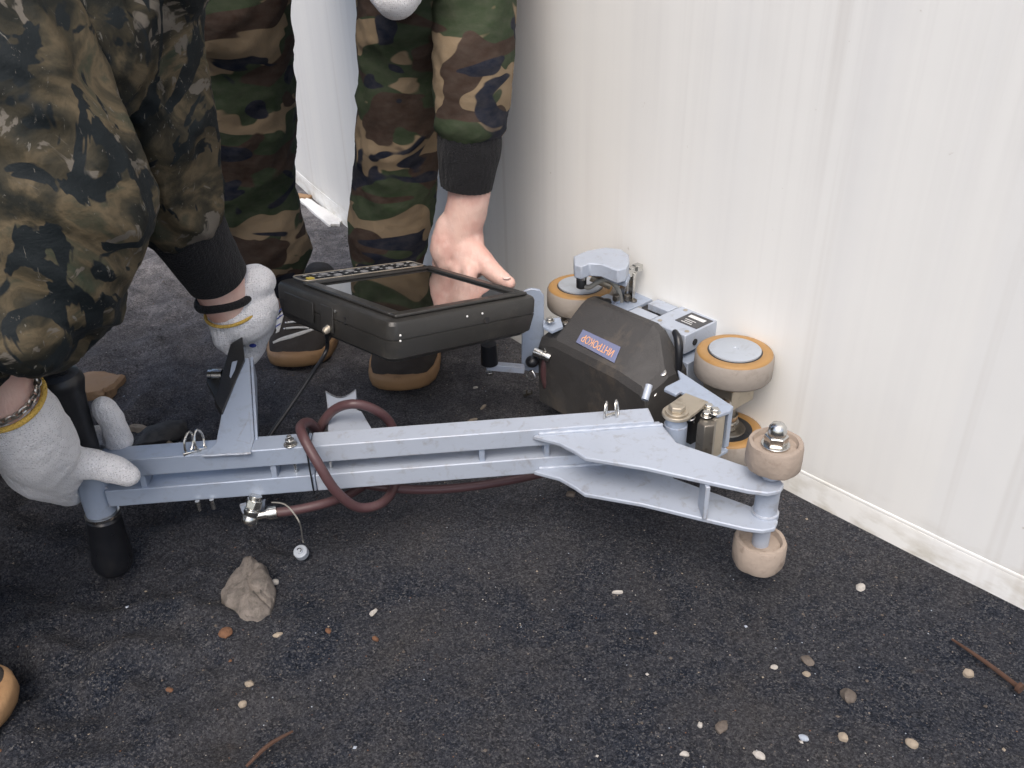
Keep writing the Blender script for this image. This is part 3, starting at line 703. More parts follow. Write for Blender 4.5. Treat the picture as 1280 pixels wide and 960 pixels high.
# hose with loops over the rails
fY, bY = .703, .775
HP_ = [PY(342,641,.722), PY(372,637,.724), PY(410,628,.735), PY(440,616,.765), PY(462,596,.80), PY(440,565,.82), PY(402,552,.80), PY(402,532,.79), PY(418,512,.79), PY(442,505,.785), PY(468,512,.79), PY(489,531,.80), PY(500,575,.795),
       PY(491,612,.765), PY(475,630,.730), PY(447,634,.712), PY(420,614,.702), PY(398,580,.705), PY(380,548,.722), PY(376,533,.745), PY(389,530,.775), PY(410,560,.80), PY(440,598,.79), PY(480,609,.775), PY(540,612,.785), PY(610,605,.80), PY(690,588,.83),
       PY(735,565,.87), PY(740,535,.92), PY(715,515,.97), PY(690,494,1.0), PY(681,474,1.0), PY(681,455,1.0), PY(686,444,1.005)]
mb = MB(); mb.tube(HP_, .0052, 14, 9); obj('hose', mb, M_HOSE, sc, angle=80)

# crawler: body against the tank between two vertical axles
aR = Vector((.2615, .8775, 0)); U = Vector((-.632, .775, 0)).normalized(); Nn = Vector((.775, .632, 0)).normalized(); Zz = Vector((0,0,1)); CA = (U, Nn, Zz)
def K(u, n_, z): return aR+U*u+Nn*n_+Zz*z
def wheel(u, n_, ztop, lower=False):
    wr, wt = .0452, .033
    c = K(u, n_, ztop-wt); mb = MB()
    mb.lathe(c, (0,0,1), [(.028,.002),(.040,.0005),(.0435,.0015),(.0452,.004),(.0455,wt*.5),(.0452,wt-.006),(.0436,wt-.003)], 56)
    wo = obj('wheel', mb, M_TREAD, sc, angle=50)
    mb = MB(); mb.lathe(c, (0,0,1), [(.0436,wt-.0045),(.0434,wt-.0022),(.041,wt-.0005),(.037,wt),(.0325,wt-.0003),(.0305,wt-.0015)], 56)
    mb.lathe(c, (0,0,1), [(.030,.0005),(.0395,-.0008),(.042,.0004)], 48)
    obj('hub_ring', mb, M_YEL, wo, angle=60)
    mb = MB(); mb.lathe(c, (0,0,1), [(.0312,wt-.006),(.0315,wt-.0010),(.0300,wt-.0006)], 48); obj('seal', mb, M_RUBBER, wo)
    if lower:
        mb = MB(); mb.lathe(c, (0,0,1), [(.0298,wt-.003),(.0240,wt-.0022),(.0225,wt+.001),(.012,wt+.0012)], 40); obj('hub_recess', mb, M_OILY, wo); return wo
    mb = MB(); mb.lathe(c, (0,0,1), [(.0298,wt-.002),(.0298,wt+.0012),(.0290,wt+.0016),(.004,wt+.0017),(.0035,wt+.0010),(.0008,wt+.0009)], 48); obj('hub_disc', mb, M_DISC, wo)
    return wo
NW = 0.0
for u in (0., .258):
    wheel(u, NW-.002, .181); wheel(u, NW-.002, .0745, True)
    mb = MB(); mb.cyl(K(u,NW-.002,.07), K(u,NW-.002,.15), .009, None, 20); obj('axle', mb, M_OILY, sc)
    mb = MB(); mb.lathe(K(u,NW-.002,.139), (0,0,1), [(.017,0),(.0175,.001),(.0175,.006),(.0155,.0065),(.0155,.009)], 28); obj('bearing_ring', mb, M_STEEL, sc)
    mb = MB(); mb.box(K(u + (.004 if u < .1 else -.004), NW+.0, .125), (.042,.044,.026), CA); obj('hub_block', mb, M_TANMET, sc, .0008)
    mb = MB(); mb.lathe(K(u,NW-.002,.0765), (0,0,1), [(.014,0),(.0145,.001),(.0145,.008),(.012,.009),(.0125,.012),(.0125,.018)], 28); obj('bearing_ring', mb, M_STEEL, sc)
q = K(-.016,-.031,.126); mb = MB(); mb.lathe(q, -Nn+U*-.3, [(.0075,0),(.0085,.002),(.0082,.006),(.0055,.011),(.002,.013)], 22); obj('acorn_nut', mb, M_STEEL, sc)
# chassis
mb = MB(); mb.box(K(.129,.006,.10), (.158,.056,.10), CA); obj('chassis', mb, M_PAINT, sc, .001)
mb = MB(); mb.box(K(.129,.036,.105), (.19,.008,.07), CA); obj('magnet_bar', mb, M_OILY, sc, .001)
# deck with its name plate
mb = MB(); mb.box(K(.089,.012,.170), (.058,.062,.026), CA); dk = obj('deck', mb, M_PAINTW, sc, .0015)
mb = MB(); mb.box(K(.079,.020,.1834), (.034,.032,.0008), CA); pl = obj('name_plate', mb, M_PLATE, dk, .0002)
mb = MB(); mb.box(K(.079,.026,.1841), (.024,.0065,.0005), CA)
for i in range(3): mb.box(K(.081,.016-i*.0042,.1841), (.016-.004*(i % 2),.0010,.0004), CA)
obj('plate_print', mb, M_WHITEP, pl)
for u, n_ in ((.066,-.009),(.108,-.010),(.106,.036)):
    mb = MB(); mb.lathe(K(u,n_,.1828), (0,0,1), [(.0028,0),(.0028,.0009),(.0014,.001)], 14); obj('screw', mb, M_TANMET, dk)
mb = MB(); mb.lathe(K(.0603,.0,.168), -U, [(.0042,0),(.0042,.0012),(.002,.0013)], 16); obj('side_screw', mb, M_DARKGAP, dk)
mb = MB(); mb.box(K(.089,.045,.166), (.054,.006,.012), CA); obj('deck_rim', mb, M_PAINT, sc, .0008)
# middle latch tray
mb = MB(); mb.box(K(.143,.004,.164), (.048,.070,.016), CA); tr = obj('tray', mb, M_DARKGAP, sc, .001)
mb = MB(); mb.box(K(.144,-.006,.1745), (.036,.030,.006), CA); obj('tray_cover', mb, M_PAINTW, tr, .0008)
mb = MB(); mb.box(K(.138,.030,.177), (.034,.020,.009), CA); obj('tray_block', mb, M_PAINTW, tr, .0008)
for u, n_ in ((.163,-.020),(.125,-.026),(.160,.010)):
    hexbolt(K(u,n_,.1725), (0,0,1), .0035, .004, tr, 'tray_bolt')
mb = MB(); mb.box(K(.188,.02,.173), (.042,.062,.005), CA); obj('end_plate', mb, M_PAINT, sc, .0008)
mb = MB(); mb.box(K(.142,-.0335,.172), (.070,.002,.024), CA); obj('edge_strip', mb, M_STEEL, sc, .0003)
# black strap rim at the right end of the cover
mb = MB(); mb.tube([K(.070,-.026,.186), K(.062,-.030,.182), K(.056,-.034,.172), K(.053,-.036,.156), K(.053,-.036,.140)], [.004,.005,.005,.0045,.004], 12, 5, 'round'); obj('cover_seal', mb, M_RUBBER, sc)
# faceted cover
secs = [(.243,.140,.130),(.239,.150,.140),(.222,.153,.143),(.213,.186,.146),(.100,.187,.145),(.088,.182,.143),(.061,.153,.139),(.052,.143,.132),(.050,.132,.120)]
mb = MB()
for u, zt, zf in secs:
    k = (zt-zf)/.041
    nt_ = -.088 + .048*min(1., .35+.65*k)
    prof = [(-.018,.045),(-.092,.040),(-.0935,zf-.010),(-.089,zf),(nt_,zt-.004),(nt_+.008,zt),(-.022,zt)]
    for a, z in prof: mb.v.append(K(u, a, z))
k = 7
for i in range(len(secs)-1):
    for j in range(k): jj = (j+1) % k; mb.face((i*k+j, i*k+jj, (i+1)*k+jj, (i+1)*k+j)[::-1])
mb.face([j for j in range(k)]); mb.face([(len(secs)-1)*k+j for j in reversed(range(k))])
cv = obj('cover', mb, M_COVER, sc, .0014, 14)
for px, py, z in ((707,404,.153),(828,466,.147),(816,492,.128)):
    p = G(px, py, z); mb = MB(); dn = (Zz*.9-Nn*.45).normalized() if px > 720 else Zz
    mb.lathe(p-dn*.001, dn, [(.0052,0),(.0052,.0016),(.0044,.0022)], 18); so_ = obj('cover_screw', mb, M_STEEL, cv)
# sticker lies on the sloping face
def face_pt(u, f, lift=0.):
    a = Vector((0,-.089,.1458)); bq = Vector((0,-.040,.1825))
    n0 = lambda t: (a.y+(bq.y-a.y)*t, a.z+(bq.z-a.z)*t)
    nn, zz = n0(f); up_ = Vector((-.0367,.049)).normalized()
    return K(u, nn+up_.x*lift, zz+up_.y*lift)
fo = face_pt(.2,.2,.0006); fnn = (face_pt(.1,.2)-face_pt(.2,.2)).cross(face_pt(.2,.6)-face_pt(.2,.2)).normalized()
def on_face(px, py):
    d = ray(px, py); return CAM + d*((fo-CAM).dot(fnn)/d.dot(fnn))
P0 = [on_face(720,428), on_face(768,454), on_face(776,434), on_face(729,412)]
fn = (P0[1]-P0[0]).cross(P0[3]-P0[0]).normalized()
fn = fn if fn.z > 0 else -fn
mb = MB(); mb.extr(P0, fn*.0008); stk = obj('sticker', mb, M_LABEL, cv, .0003)
tc = bpy.data.curves.new('text', 'FONT'); tc.body = 'ИНТРОКОР'; tc.size = .0155; tc.align_x = 'CENTER'; tc.align_y = 'CENTER'; tc.extrude = .0001; tc.space_character = .95
to = bpy.data.objects.new('text', tc); COL.objects.link(to)
dg = bpy.context.evaluated_depsgraph_get(); tm = bpy.data.meshes.new_from_object(to.evaluated_get(dg)); bpy.data.objects.remove(to)
tx = (P0[0]-P0[1]).normalized(); ty = (P0[0]-P0[3]).normalized(); tcn = sum(P0, Vector())/4 + fn*.0011   # read from the tank side: upside down to the camera
xs = [v.co.x for v in tm.vertices]; scl = (P0[0]-P0[1]).length*.80/(max(xs)-min(xs)); off = wloc(stk)
for v in tm.vertices: 
    q = v.co.copy(); v.co = tcn + tx*q.x*scl + ty*q.y*scl*1.35 + fn*q.z - off
tm.materials.append(M_ORANGE); to = bpy.data.objects.new('lettering', tm); COL.objects.link(to); to.parent = stk

# sensor head on top of the far end
zc = .242
hd = [(717,320),(734,313),(757,309),(776,311),(786,318),(787,327),(783,335),(772,338),(752,330),(737,329),(727,333),(718,331)]
mb = MB(); P = [G(x, y, zc) for x, y in hd]; mb.prism([(p.x,p.y) for p in P], zc-.018, zc); obj('sensor_housing', mb, M_PAINTW, sc, .0016)
mb = MB(); P = [G(x, y, zc-.018) for x, y in ((745,336),(770,332),(788,342),(783,352),(765,346))]; mb.prism([(p.x,p.y) for p in P], zc-.026, zc-.0185); obj('sensor_bracket', mb, M_PAINT, sc, .001)
mb = MB(); a, bq = PY(737,334,1.055), PY(768,348,1.045); mb.lathe(a, bq-a, [(.008,0),(.0095,.002),(.0095,(bq-a).length),(.008,(bq-a).length+.001)], 20); obj('sensor_motor', mb, M_OILY, sc)
mb = MB(); a, bq = PY(739,346,1.052), PY(764,357,1.045); mb.cyl(a, bq, .006, None, 18); obj('sensor_rod', mb, M_TANMET, sc)
ct = PY(727,336,1.035); mb = MB(); mb.lathe(ct, (0,0,-1), [(.0065,0),(.0065,.006),(.0056,.0065),(.0056,.008),(.0068,.0085),(.0068,.014)], 20); cn = obj('cable_plug', mb, M_STEEL, sc)
mb = MB(); mb.lathe(ct-Vector((0,0,.0142)), (0,0,-1), [(.0062,0),(.0068,.001),(.0068,.011),(.0055,.0125)], 18); obj('plug_boot', mb, M_BLACK, cn)
mb = MB(); c0 = ct-Vector((0,0,.022)); mb.tube([c0, PY(736,359,1.03), PY(748,352,1.028), PY(758,349,1.03), PY(767,354,1.03), PY(774,366,1.03), PY(777,382,1.03), PY(778,394,1.03)], .0034, 12, 6); obj('sensor_cable', mb, M_CABLE, sc)
mb = MB()
for px, py, Y, w_, h_ in ((780,341,1.03,.016,.010),(789,339,1.035,.008,.012),(797,334,1.04,.010,.008)):
    mb.box(PY(px,py,Y), (w_,.010,h_), CA)
mb.box(PY(790,358,1.035), (.008,.005,.040), CA); mb.box(PY(779,362,1.04), (.010,.004,.034), CA)
obj('sensor_clip', mb, M_STEEL, sc, .0005)
for px, py, Y in ((775,352,1.035),(784,372,1.03),(792,378,1.03),(770,372,1.02)):
    mb = MB(); mb.lathe(PY(px,py,Y), (0,0,1), [(.0045,-.004),(.0045,.004)], 12); obj('spring_seat', mb, M_OILY, sc, .0004)
for px, py, Y, rr in ((745,376,1.03,.009),(757,377,1.03,.007)):
    mb = MB(); mb.ball(PY(px,py,Y), rr, 8, (1.4,1,.6)); obj('grease_cap', mb, M_BLACK, sc)
mb = MB(); mb.box(PY(764,374,1.035), (.026,.012,.004), CA); obj('sensor_arm', mb, M_PAINT, sc, .0006)

# grey top bracket between crawler and pivot
zt = .163
tb = [(847,462),(917,508),(912,514),(897,519),(874,500),(851,489),(845,493),(830,486),(832,483),(850,474)]
P = [G(x, y, zt) for x, y in tb]; mb = MB(); mb.prism([(p.x,p.y) for p in P], zt-.004, zt); obj('pivot_bracket', mb, M_PAINT, sc, .0008)
e0, e1 = G(917,508,zt-.004), G(897,519,zt-.004)
mb = MB(); mb.extr([e0, e0.lerp(e1,.28), e0.lerp(e1,.28)-Zz*.052, e0-Zz*.052], (U*.004)); obj('bracket_end', mb, M_PAINT, sc, .0006)
P2 = [G(x, y, zt) for x, y in ((917,508),(897,519),(880,528),(850,495),(880,480))]
mb = MB(); mb.prism([(p.x,p.y) for p in P2], zt-.060, zt-.056); obj('bracket_foot', mb, M_PAINT, sc, .0006)
mb = MB(); mb.box(G(900,530,.145)+U*.012+Nn*.012+Vector((0,0,-.010)), (.004,.026,.044), CA); obj('bracket_web', mb, M_DARKGAP, sc)
# lug with hexagon bolt over the pivot post
pc = G(846,515,.166)
mb = MB(); ld = (G(872,496,.166)-pc).normalized(); ln = Vector((-ld.y, ld.x, 0)); pts = []
for i in range(13):
    a = math.pi/2+math.pi*i/12; pts.append(pc+(ld*math.cos(a)+ln*math.sin(a))*.0155)
e = pc+ld*.040; pts += [e-ln*.0145, e+ln*.0145]
mb.prism([(p.x,p.y) for p in pts], .162, .166); obj('pivot_lug', mb, M_TANMET, sc, .0006)
hexbolt(pc+Vector((0,0,.1662-pc.z)), (0,0,1), .0092, .0065, sc, 'pivot_bolt', M_TANMET)
mb = MB(); mb.lathe(Vector((pc.x,pc.y,.095)), (0,0,1), [(.0125,0),(.0125,.056),(.0112,.0565),(.0112,.066)], 28); obj('pivot_post', mb, M_PAINT, sc)
mb = MB(); mb.box(G(868,523,.140)+Vector((0,.012,-.012)), (.020,.022,.044), CA); obj('pivot_block', mb, M_DARKGAP, sc, .001)
mb = MB(); lb = G(884,527,.158); lb.z = 0
mb.lathe(lb+Vector((0,0,.108)), (0,0,1), [(.0105,0),(.0105,.048),(.009,.050)], 6, ad); obj('latch_block', mb, M_OILY, sc, .0006)
mb = MB(); mb.box(G(897,529,.150)+Vector((0,0,-.018)), (.004,.020,.052), CA); obj('latch_plate', mb, M_TANMET, sc, .0006)
for px, py, z in ((883,518,.161),(886,509,.164),(894,514,.164)):
    hexbolt(G(px,py,z)-Vector((0,0,.002)), (0,0,1), .0046, .0045, sc, 'latch_bolt')
mb = MB(); p = G(862,526,.148); mb.tube([p+Vector((.004*math.cos(a), .004*math.sin(a)-.004, .0012*a)) for a in [i*.6 for i in range(14)]], .0009, 6, 2); obj('spring', mb, M_STEEL, sc)
mb = MB(); p = G(806,500,.158); mb.cyl(p, p+Vector((.006,.012,.012)), .0042, None, 16); obj('stub_tube', mb, M_PAINTW, sc)
# far side bracket with rubber foot
mb = MB(); Yb = 1.012
pts = [PY(x, y, Yb) for x, y in ((652,462),(652,372),(655,364),(664,361),(675,363),(680,370),(680,462),(672,467))]
mb.extr(pts, (0,.005,0)); obj('rear_bracket', mb, M_PAINT, sc, .001)
mb = MB(); mb.extr([PY(679,400,1.01), PY(700,396,1.02), PY(704,408,1.0), PY(690,414,.99), PY(679,408,.99)], (0,0,-.004)); obj('rear_lug', mb, M_PAINT, sc, .0006)
hexbolt(PY(687,401,1.0), (0,0,1), .0045, .003, sc, 'rear_bolt')
mb = MB(); a, bq = PY(655,461,1.005), PY(608,457,1.0); x_ = (bq-a).normalized(); mb.box((a+bq)/2, ((bq-a).length, .012, .009), (x_, Vector((-x_.y,x_.x,0)).normalized(), x_.cross(Vector((-x_.y,x_.x,0)).normalized()))); obj('rear_arm', mb, M_PAINTW, sc, .0008)
p = PY(612,455,1.0); mb = MB(); mb.lathe(p, (0,0,1), [(.0105,0),(.0115,.001),(.0110,.022),(.0105,.030)], 24); obj('rubber_buffer', mb, M_RUBBER, sc)
hexbolt(PY(612,464,1.0), (0,0,-1), .0045, .005, sc, 'rear_bolt')
a, bq = PY(668,439,1.0), PY(688,447,.99); mb = MB(); mb.lathe(a, bq-a, [(.0062,0),(.0062,.012),(.0052,.0125),(.0052,.018),(.0068,.0185),(.0068,.024)], 18); obj('hose_connector', mb, M_STEEL, sc)
mb = MB(); mb.ball(PY(665,452,1.0), .009, 8, (1,1,.9)); obj('connector_cap', mb, M_RUBBER, sc)
mb = MB(); mb.tube([PY(658,470,1.0), PY(664,463,.995), PY(669,472,.99), PY(663,476,.99), PY(657,468,1.0)], .0010, 7, 6); obj('retaining_wire', mb, M_STEEL, sc)
hexbolt(PY(684,436,1.0), (0,-1,.3), .0045, .004, sc, 'rear_bolt')

# ------------------------------------------------------------------ tablet
ra_, rb_, rc_ = .755, -.187, .075
Rz = Matrix.Rotation(ra_, 3, 'Z'); Rx = Matrix.Rotation(rb_, 3, 'X'); Ry = Matrix.Rotation(rc_, 3, 'Y')
TM = Rx @ Ry @ Rz; ta, tb_, tn = TM.col[0].copy(), TM.col[1].copy(), TM.col[2].copy()
TN = CAM + ray(488.7,403.1)*.89; TW, TL, TT = .22, .24, .049
def T(a, bq, c=0.): return TN+ta*a+tb_*bq+tn*c
def Tp(px, py, c=0.):
    d = ray(px, py); o = TN+tn*c; t_ = (o-CAM).dot(tn)/d.dot(tn); p = CAM+d*t_-TN; return p.dot(ta), p.dot(tb_)
tab = thing('tablet_computer', T(TW/2,TL/2,-TT), 'rugged black tablet computer with glossy screen, held by hand over the sand', 'tablet')
def rrect(a0, b0, a1, b1, r, n=5):
    o = []
    for (ca, cb, s) in ((a1-r,b0+r,-90),(a1-r,b1-r,0),(a0+r,b1-r,90),(a0+r,b0+r,180)):
        for i in range(n+1): an_ = R_(s+90*i/n); o.append((ca+r*math.cos(an_), cb+r*math.sin(an_)))
    return o
def rslab(mb, layers):
    b0 = len(mb.v); n = None
    for rect, c in layers:
        pts = rrect(*rect); n = len(pts)
        for a, bq in pts: mb.v.append(T(a, bq, c))
    for i in range(len(layers)-1):
        for j in range(n): jj = (j+1) % n; mb.face((b0+i*n+j, b0+i*n+jj, b0+(i+1)*n+jj, b0+(i+1)*n+j))
    mb.face([b0+j for j in reversed(range(n))]); t0 = b0+(len(layers)-1)*n; mb.face([t0+j for j in range(n)])
def R2(d, r): return (d, d, TW-d, TL-d, r)
mb = MB(); rslab(mb, [(R2(.010,.012),-TT), (R2(.003,.012),-TT+.006), (R2(.0,.012),-.024), (R2(.0,.012),-.0225), (R2(.0012,.012),-.022), (R2(.0012,.012),-.021), (R2(.0,.012),-.0205), (R2(.0,.012),-.006), (R2(.002,.011),-.002), (R2(.006,.010),0.)])
obj('case', mb, M_TABLET, tab, 0, 30)
sa0, sb0 = Tp(493,397); sa1, _ = Tp(628,371); _, sb1 = Tp(392,357)
sa0, sa1, sb0, sb1 = .026, .196, .020, .186
mb = MB()
for (a0,b0,a1,b1) in ((.012,.008,TW-.012,sb0),(.012,sb1,TW-.012,sb1+.008),(.012,sb0,sa0,sb1),(sa1,sb0,TW-.012,sb1)):
    mb.extr([T(a0,b0,.0002),T(a1,b0,.0002),T(a1,b1,.0002),T(a0,b1,.0002)], tn*.004)
obj('bezel', mb, M_TABLET, tab, .0015)
mb = MB(); mb.extr([T(sa0,sb0,.0003),T(sa1,sb0,.0003),T(sa1,sb1,.0003),T(sa0,sb1,.0003)], tn*.0006); obj('screen', mb, M_GLASS, tab)
mb = MB(); rslab(mb, [((.018,sb1+.012,TW-.018,TL-.009,.008),.0002), ((.018,sb1+.012,TW-.018,TL-.009,.008),.0035)]); kp = obj('keypad', mb, M_PLATE, tab)
mb = MB(); pts = rrect(.018,sb1+.012,TW-.018,TL-.009,.008)
mb.tube([T(a,bq,.0035) for a,bq in pts+[pts[0]]], .0010, 6, 1); obj('keypad_rim', mb, M_TANMET, kp)
for r_ in range(2):
    for i in range(13):
        a = .030+i*.0132; bq = sb1+.0205+r_*.0125; mb = MB(); k = rrect(a-.0046,bq-.004,a+.0046,bq+.004,.0018,2)
        mb.extr([T(x,y,.0036) for x,y in k], tn*.0014)
        ky = obj('key', mb, M_YKEY if (i == 0 and r_ == 0) else (M_KEY if (i+r_) % 3 == 0 else M_BLACK), kp)
        if i == 0 and r_ == 0: tag(ky, 'yellow key')
        elif (i+r_) % 3:
            mb = MB(); mb.extr([T(a-.002,bq-.0008,.0051),T(a+.002,bq-.0008,.0051),T(a+.002,bq+.0008,.0051),T(a-.002,bq+.0008,.0051)], tn*.0002)
            lo_ = mesh_from('key_print', mb, M_WHITEP, wloc(kp)); 
            # print is joined to its key
            o2 = bpy.data.objects.new('tmp', lo_); me = ky.data; bm = bmesh.new(); bm.from_mesh(me); n0 = len(bm.faces); bm.from_mesh(lo_)
            bm.faces.ensure_lookup_table()
            for f in bm.faces[n0:]: f.material_index = 1
            bm.to_mesh(me); bm.free(); me.materials.append(M_WHITEP); bpy.data.objects.remove(o2)
# side covers (left, short side faces -a): ports
def side_panel(nm, b0, b1, c0, c1, mt, dep=.0016):
    mb = MB(); mb.extr([T(-.0002,b0,c0),T(-.0002,b1,c0),T(-.0002,b1,c1),T(-.0002,b0,c1)], -ta*dep); return obj(nm, mb, mt, tab, .0008)
side_panel('port_cover', .150, .215, -.036, -.010, M_TABLET); side_panel('port_cover', .108, .134, -.038, -.008, M_TABLET)
for bq, c in ((.085,-.014),(.085,-.020)):
    mb = MB(); mb.cyl(T(-.0001,bq,c), T(-.0012,bq,c), .0017, None, 12); obj('socket', mb, M_DARKGAP, tab)
mb = MB(); mb.cyl(T(-.0002,.103,-.010), T(-.002,.103,-.010), .0018, None, 10); obj('screw', mb, M_STEEL, tab)
for a, c in ((.012,-.016),(.012,-.022),(.105,-.009),(.128,-.009)):
    mb = MB(); mb.ball(T(a,-.0003,c), .0013, 5); obj('screw', mb, M_WHITEP, tab)
mb = MB(); mb.cyl(T(.135,-.0001,-.018), T(.135,-.0012,-.018), .004, None, 14); obj('socket', mb, M_DARKGAP, tab)
mb = MB(); q = T(-.004,.118,-.037)
mb.tube([T(.004,.118,-.034), q, PY(408,438,.90), PY(385,475,.86), PY(360,512,.825), PY(343,536,.80), PY(334,550,.785)], .0024, 10, 7); obj('cable', mb, M_RUBBER, tab)
mb = MB(); mb.lathe(T(.0,.118,-.033), -ta-tn*.6, [(.0045,0),(.0045,.006),(.003,.009)], 14); obj('cable_plug', mb, M_TANMET, tab)

# ------------------------------------------------------------------ people
def folds(amp, f, d1=(0,0,1), k=.4, seed=0., a2=.45):
    # creases run along d1
    e = Vector(d1).normalized(); x = e.orthogonal().normalized(); y = e.cross(x)
    def d(v):
        q = Vector((v.dot(x), v.dot(y), v.dot(e)*k))*f + Vector((seed, seed*2, seed*3))
        w = mn.noise_vector(Vector(v)*f*.5+Vector((seed,0,0))); q = q + .42*w
        n1 = mn.noise(q); n2 = mn.noise(q*2.1+Vector((5,5,5))); n3 = mn.noise(q*4.7+Vector((9,1,5)))
        return amp*((.55-1.9*abs(n1))*(.7+.6*w.z) + a2*(.5-1.8*abs(n2)) + .07*n3)
    return d
def knit_bulge(v): return .0010*(.5-1.6*abs(mn.noise(v*42)))+.0003*mn.noise(v*130)+.00015*mn.noise(v*320)
def sub(chains, k): return [(p, [r*k for r in rr]) for p, rr in chains]
def head_chains(c, f):
    f = Vector(f).normalized(); upv = Vector((0,0,1)); upv = (upv-f*upv.dot(f)).normalized(); s = f.cross(upv)
    P = lambda a, b_, c_: c+f*a+s*b_+upv*c_
    ch = [([P(-.02,0,.03), P(.01,0,.025)], [.078,.074]), ([P(.03,0,-.03), P(.045,0,-.075)], [.058,.038]), ([P(.078,0,.01), P(.100,0,-.022)], [.009,.013]),
          ([P(.070,-.018,-.052), P(.074,.018,-.052)], [.012,.012]), ([P(-.005,-.076,-.005), P(-.012,-.082,.02)], [.012,.014]), ([P(-.005,.076,-.005), P(-.012,.082,.02)], [.012,.014])]
    eyes = [P(.068,-.031,.022), P(.068,.031,.022)]
    return ch, eyes, P
def shoe(parent, toe, direc, stripes=False):
    d = Vector((direc[0], direc[1], 0)).normalized(); s = Vector((-d.y, d.x, 0))
    toe = Vector(toe)
    P = lambda t, x, z: toe - d*t + s*x + Vector((0,0,z))
    prof = [(0,.004),(.003,.018),(.010,.031),(.024,.043),(.045,.051),(.075,.0545),(.11,.054),(.16,.047),(.21,.040),(.25,.038),(.275,.033),(.288,.020),(.291,.004)]
    outl = [(t, w) for t, w in prof]+[(t, -w) for t, w in reversed(prof)]
    mb = MB(); n = len(outl); c = (.13, 0)
    for k, z in ((.93,0.002),(.985,.005),(1.0,.012),(1.0,.020),(.985,.0245),(.94,.0255)):
        for t, w in outl:
            spring = .007*max(0, 1-t/.06)**2
            mb.v.append(P(.145+(t-.145)*k, w*k, z+spring))
    for i in range(5):
        for j in range(n): jj = (j+1) % n; mb.face((i*n+j, i*n+jj, (i+1)*n+jj, (i+1)*n+j))
    mb.face([5*n+j for j in range(n)]); mb.face([j for j in reversed(range(n))])
    sh = obj('shoe_sole', mb, M_SOLE, parent, angle=60)
    mb = MB(); m_ = 16
    secs = [(.006,.012,.014),(.014,.028,.026),(.03,.041,.036),(.055,.048,.046),(.085,.051,.056),(.115,.049,.070),(.145,.043,.088),(.18,.038,.092),(.23,.036,.085),(.27,.032,.080),(.285,.020,.070)]
    for t, w, h in secs:
        spring = .006*max(0, 1-t/.06)**2
        for i in range(m_+1):
            a = math.pi*i/m_; x = w*math.copysign(abs(math.cos(a))**.75, math.cos(a)); z = .026+spring+(h-.026)*math.sin(a)**.8 if h > .026 else .026+spring*0+.004*math.sin(a)
            mb.v.append(P(t, x, z+.0012*mn.noise(Vector((t*60, x*60, z*60)))))
    for i in range(len(secs)-1):
        for j in range(m_): b0 = i*(m_+1)+j; mb.face((b0, b0+1, b0+m_+2, b0+m_+1)[::-1])
    mb.face([j for j in range(m_+1)]); mb.face([(len(secs)-1)*(m_+1)+j for j in reversed(range(m_+1))])
    up_ = obj('shoe_upper', mb, M_UPPER, parent, angle=70)
    def top(t, x):
        for i in range(len(secs)-1):
            if secs[i][0] <= t <= secs[i+1][0]:
                f = (t-secs[i][0])/(secs[i+1][0]-secs[i][0]); w = secs[i][1]+(secs[i+1][1]-secs[i][1])*f; h = secs[i][2]+(secs[i+1][2]-secs[i][2])*f
                ca = min(abs(x)/w, .999)**(1/.75); return .026+(h-.026)*math.sqrt(1-ca*ca)**.8
        return .03
    if stripes:
        mb = MB()
        pts = [(.040,-.036),(.043,-.022),(.048,-.004),(.056,.014),(.066,.030)]
        mb.tube([P(t, x, top(t, x)+.0002) for t, x in pts], [.0026,.0038,.0042,.0032,.0015], 8, 6); obj('side_stripe', mb, M_LACE, up_)
        for i in range(4):
            t = .064+i*.013; mb = MB()
            mb.tube([P(t,-.018,top(t,.018)+.001), P(t-.003,0,top(t-.003,0)+.004), P(t,.018,top(t,.018)+.001)], .0018, 8, 6); obj('lace', mb, M_LACE, up_)
            for x in (-.021,.021):
                mb = MB(); mb.ball(P(t,x,top(t,abs(x))+.0006), .0026, 5); obj('eyelet', mb, M_STEEL, up_)
        mb = MB()
        for i in range(10):
            t = .060+i*.012; 
            for x in (-.0465+.0006*i, -.030+.0006*i): mb.v.append(P(t, x, min(top(min(t,.18), abs(x))+.0018, .095)))
        for i in range(9): mb.face((2*i, 2*i+1, 2*i+3, 2*i+2))
        sp_ = obj('side_panel', mb, M_LACE, up_); md = sp_.modifiers.new('t', 'SOLIDIFY'); md.thickness = .0012
        for i in range(4):
            t = .072+i*.020; mb = MB(); mb.tube([P(t-.004,-.0455+.001*i,min(top(t,.044),.09)+.004), P(t+.004,-.030+.001*i,min(top(t,.03),.09)+.004)], .0009, 6, 1); obj('stripe', mb, M_BLUE, sp_)
    return sh

# --- standing person behind the tablet, bent forward, bare hand on the tablet
HBY = 1.105
pB = thing('person', (-.25, 1.33, 0), 'standing person in woodland camouflage bending down, bare hand on the tablet', 'person')
wr = PY(582,245,HBY)
fore = [PY(592,60,HBY+.02), PY(588,170,HBY+.005), PY(586,245,HBY), PY(576,285,HBY), PY(568,305,HBY)]
edge = PY(580,345,1.05)
hand = [(fore, [.036,.033,.0285,.0285,.028]),
        ([PY(566,285,HBY), PY(559,312,HBY-.005), PY(561,326,HBY-.01)], [.0240,.0240,.0185]),
        ([PY(580,295,HBY), PY(584,318,HBY-.012), PY(592,332,HBY-.022)], [.0265,.0255,.018]),
        ([PY(588,310,HBY-.015), PY(603,326,HBY-.03), PY(618,341,HBY-.045), PY(630,350,HBY-.055), PY(637,354,HBY-.060)], [.0170,.0155,.0128,.0108,.0090])]
def under(a0, bq): return T(a0, TL+bq)
